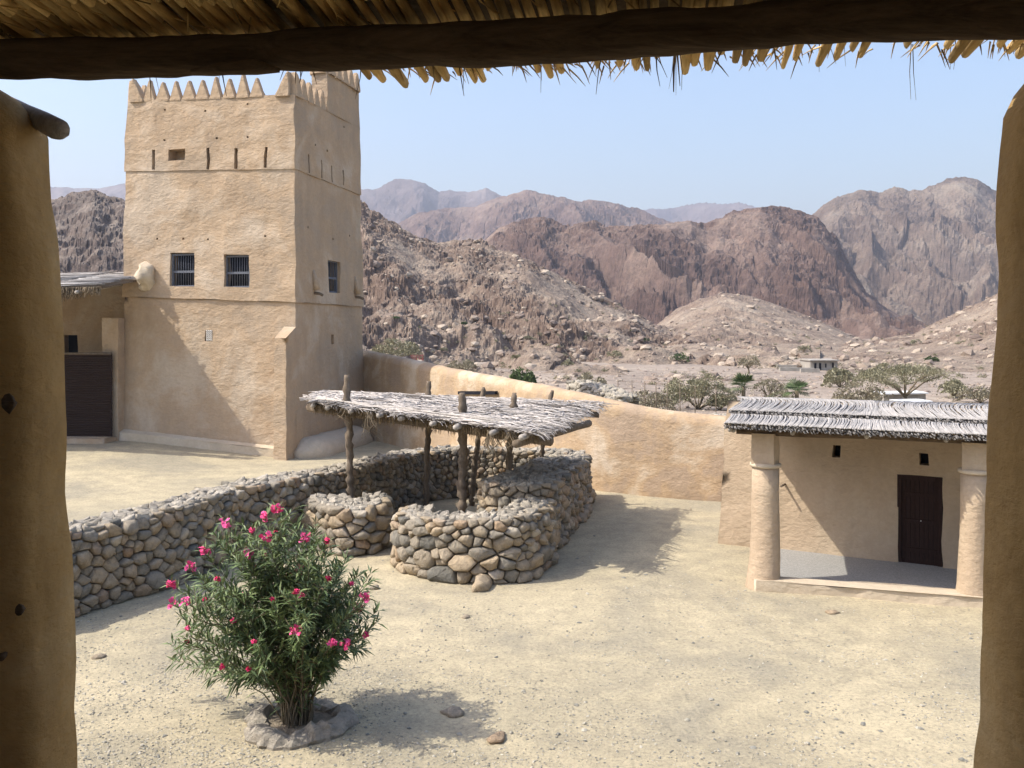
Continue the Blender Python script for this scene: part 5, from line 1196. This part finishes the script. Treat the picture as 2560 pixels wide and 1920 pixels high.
# beam
bl = [(-60, 148, 3.26), (150, 146, 3.22), (330, 145, 3.19), (500, 138, 3.16), (640, 134, 3.14), (700, 126, 3.12), (900, 120, 3.07), (1200, 112, 2.99), (1500, 96, 2.92), (1600, 84, 2.9), (1800, 72, 2.86), (2000, 52, 2.81), (2300, 40, 2.74), (2600, 30, 2.68)]
bp = [at(*q_) for q_ in bl]; fine = []; rr_ = []
for i in range(len(bp)-1):
    for k in range(8):
        t = k/8; fine.append(bp[i]*(1-t) + bp[i+1]*t)
fine.append(bp[-1]); fx = np.array(fine)
for q_ in fx: rr_.append(.070 + .010*float(noise3(q_[0]*2.3, 1.1, 2.)) + .006*float(noise3(q_[0]*9, 4.1, 2.)))
n = 22; rings = []
for i, q_ in enumerate(fx):
    d = fx[min(i+1, len(fx)-1)] - fx[max(i-1, 0)]; d /= np.linalg.norm(d); s_ = np.cross(d, [0, 0, 1]); s_ /= np.linalg.norm(s_); u_ = np.cross(s_, d)
    rings.append([tuple(q_ + (s_*math.cos(2*math.pi*k/n) + u_*math.sin(2*math.pi*k/n))*rr_[i]*(1 + .10*float(noise3(q_[0]*1.8, math.cos(2*math.pi*k/n)*1.2, math.sin(2*math.pi*k/n)*1.2)) + .04*float(noise3(q_[0]*5, math.cos(2*math.pi*k/n)*5, math.sin(2*math.pi*k/n)*5)))) for k in range(n)])
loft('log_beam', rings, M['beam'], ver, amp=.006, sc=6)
# peeled bark flap under the beam
kn_ = MB(); c_ = at(610, 150, 3.06); 
kn_.tube([at(480, 178, 3.10), at(560, 172, 3.07), at(640, 166, 3.06), at(700, 176, 3.08)], [.01, .030, .036, .01], 9, .7, .1); kn_.build('bark_knot', M['beam'], ver)
# ceiling stalks
bd = (np.array([1.5, 2.70]) - np.array([-1.78, 3.25])); bd /= np.linalg.norm(bd); bnv = np.array([-bd[1], bd[0]]);
if bnv[1] < 0: bnv = -bnv
def ceil_pt(s, t, dz=0.0):                               # s along the beam, t outwards across it, ceiling falls outwards
    p = np.array([0, 2.965]) + bd*s + bnv*t; return np.array([p[0], p[1], EYE + 1.035 - .12*t + dz - .0*s])
def stalk_mesh(L, w, seed):
    r_ = random.Random(seed); V = []; n = 8; K = 9
    for k in range(K):
        t = k/(K-1); wd = w*(.62 + .42*t) * (1 if k < K-2 else (.93 if k == K-2 else .60)); hh = .36*w; cx = r_.uniform(-.03, .03)*w
        for j in range(n):
            th_ = 2*math.pi*j/n; V.append((cx + wd/2*math.cos(th_), L*(t-1) + (0 if k < K-1 else .004), hh*math.sin(th_)*(1 if math.sin(th_) > 0 else 1.0) + r_.uniform(-.002, .002)))
    Fc = [(k*n+j, k*n+(j+1) % n, (k+1)*n+(j+1) % n, (k+1)*n+j) for k in range(K-1) for j in range(n)] + [tuple(range(n-1, -1, -1)), tuple((K-1)*n+j for j in range(n))]
    return raw_mesh('palm_stalk', V, Fc, M['stalk'], True, [r_.uniform(.15, 1)]*len(V))
SM = [stalk_mesh(.95, .0455*R.uniform(.82, 1.04), i) for i in range(14)]
ang = math.atan2(bnv[1], bnv[0]) - math.pi/2; ns = 112
for row, (t_out, dz) in enumerate(((.54, 0.0), (-.24, -.024))):
    for i in range(ns):
        s_ = -2.75 + 5.0*i/ns + R.uniform(-.008, .008); tt = t_out + (R.choice([R.uniform(-.22, -.05), R.uniform(-.1, .05), R.uniform(-.04, .04)]) if row == 0 else R.uniform(-.03, .03) + .03*math.sin(i*.5))
        if row == 0 and R.random() < .12: tt -= .2
        tt -= .36*min(1, max(0, (-.55-s_)/.5))*(row == 0); p = ceil_pt(s_, tt, dz + R.uniform(-.006, .006)); o = place(R.choice(SM), 'palm_stalk', ver, tuple(p), ang + R.uniform(-.022, .022), (R.uniform(.72, 1.08), 1, R.uniform(.9, 1.4)), -.12, 0)
# matting above and behind, closing the roof
ml = MB(); S0, S1 = -7.0, 5.0
i = 0; s_ = S0
while s_ < S1:
    wd = R.uniform(.09, .16); gap = .008 if (R.random() < .3 and -.6 < s_ < 1.6) else -.01
    a_, b_ = ceil_pt(s_, .22 + R.uniform(-.03, .03), .045), ceil_pt(s_, -5.5, .045); c_, d = ceil_pt(s_+wd, .22, .045), ceil_pt(s_+wd, -5.5, .045); u_ = np.array([0, 0, .03 + R.uniform(0, .01)])
    ml.add([a_, b_, d, c_, a_+u_, b_+u_, d+u_, c_+u_], [(0,1,2,3),(7,6,5,4),(0,4,5,1),(1,5,6,2),(2,6,7,3),(3,7,4,0)], R.random()); s_ += wd + gap
ml.build('roof_matting', M['log'], ver, False)
# leaf fibres bristling along the eave
def strand(pts, r, mat='strand', nm='frond_strand'):
    mb = MB(); mb.tube(pts, [r*(1-.7*k/(len(pts)-1)) for k in range(len(pts))], 4, 1, 0, False, .4); return mb.build(nm, M[mat], ver)
for x0_, y0_, x1_, y1_, r_ in [(370,185,378,258,.0025),(380,188,398,230,.002),(552,180,566,240,.0035),(556,180,548,205,.002),(726,178,700,200,.003),(742,178,738,210,.003),(748,175,752,205,.003),(760,176,748,208,.003),(768,174,792,212,.003),(775,176,790,200,.002),(905,172,888,248,.0025),(910,172,935,190,.002),(1084,165,1086,198,.003),(1145,165,1160,240,.0035),(1150,165,1172,210,.003),(1165,165,1210,206,.003),(1170,168,1190,200,.003),(1160,168,1158,228,.002),(1354,160,1352,232,.002),(1507,155,1490,236,.003),(1640,165,1650,216,.003),(1632,160,1668,194,.003),(2278,140,2277,248,.002),(2282,140,2290,250,.002),(2049,128,2048,180,.002),(2068,128,2090,160,.002),(2111,115,2114,166,.0015),(1688,150,1684,230,.006),(1692,150,1700,215,.004),(1700,160,1704,225,.002),(1684,170,1672,222,.0015),(1690,170,1690,238,.0015),(2380,120,2376,172,.002),(2388,120,2384,174,.002)]:
    Yc = 3.25; a_ = at(x0_, y0_-30, Yc); b_ = at(x1_, y1_, Yc + .05); strand([a_, (a_+b_)/2 + [R.uniform(-.006,.006), 0, 0], b_], r_)
mb = MB()
for i in range(800):
    s_ = R.uniform(-2.0, 2.4); cl_ = math.sin(s_*9) + math.sin(s_*4.1+1); 
    if cl_ < -.3 and R.random() < .7: continue
    p = ceil_pt(s_, R.uniform(.34, .50) - .36*min(1, max(0, (-.45-s_)/.5)), R.uniform(-.012, .022)); L = R.uniform(.04, .15); dx = R.uniform(-.5, .5)
    e = p + np.array([bnv[0] + bd[0]*dx, bnv[1] + bd[1]*dx, R.uniform(-.35, .05)])*L
    mb.tube([p, (p+e)/2 + [0, 0, .004], e], [.004, .003, .0008], 3, 1, 0, False, R.random())
for i in range(140):                                     # loose leaflets hanging over the ceiling
    s_ = R.uniform(-2.4, 1.2); p = ceil_pt(s_, R.uniform(-.6, -.02), -.035); L = R.uniform(.05, .22); a_ = R.uniform(-.6, .6)
    e = p + np.array([bnv[0] + bd[0]*a_, bnv[1] + bd[1]*a_, R.uniform(-.10, .02)])*L*R.choice([-1, 1]); mb.tube([p, (p+e)/2 - [0, 0, .006], e], [.003, .003, .001], 3, 1, 0, False, R.random())
o = mb.build('eave_fibres', M['stalk'], ver); o['kind'] = 'stuff'
# room behind: floor, back and side walls, storey below
def slab(name, x0, x1, y0, y1, z0, z1, mat): mb = MB(); mb.box(((x0+x1)/2, (y0+y1)/2, (z0+z1)/2), ((x1-x0)/2, (y1-y0)/2, (z1-z0)/2)); return mb.build(name, M[mat], ver, False)
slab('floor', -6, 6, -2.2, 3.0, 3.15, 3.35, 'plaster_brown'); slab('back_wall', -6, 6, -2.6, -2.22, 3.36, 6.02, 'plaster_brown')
slab('side_wall', -6.4, -6.02, -2.2, 3.2, 3.1, 5.7, 'plaster_brown'); slab('side_wall', 6.02, 6.4, -2.2, 2.4, 3.1, 5.7, 'plaster_brown'); slab('lower_storey', -6.2, 6.2, -2.4, 2.62, -.2, 3.14, 'plaster')

# ------------------------------------------------------------------ haze
LOW = min(float(min((v.co.z for v in bpy.data.objects[n].data.vertices), default=0)) for n in list(HILLS) + ['ground'])
TOP = max(float(max(v.co.z for v in bpy.data.objects[n].data.vertices)) for n in HILLS) + 4
print('haze', LOW, TOP)
hz_ = MB(); hz_.box((0, 3500, (TOP + LOW - 1)/2), (7060, 3860, (TOP - LOW + 1)/2)); m = bpy.data.materials.new('haze_air'); m.use_nodes = True; nt = m.node_tree; nt.nodes.clear()
out = nt.nodes.new('ShaderNodeOutputMaterial'); pv_ = nt.nodes.new('ShaderNodeVolumePrincipled'); pv_.inputs['Color'].default_value = (.80, .86, 1.0, 1); pv_.inputs['Density'].default_value = .00020; pv_.inputs['Anisotropy'].default_value = .2
nt.links.new(pv_.outputs[0], out.inputs['Volume']); M['haze'] = m
tag(hz_.build('haze', m, None, False), kind='stuff')
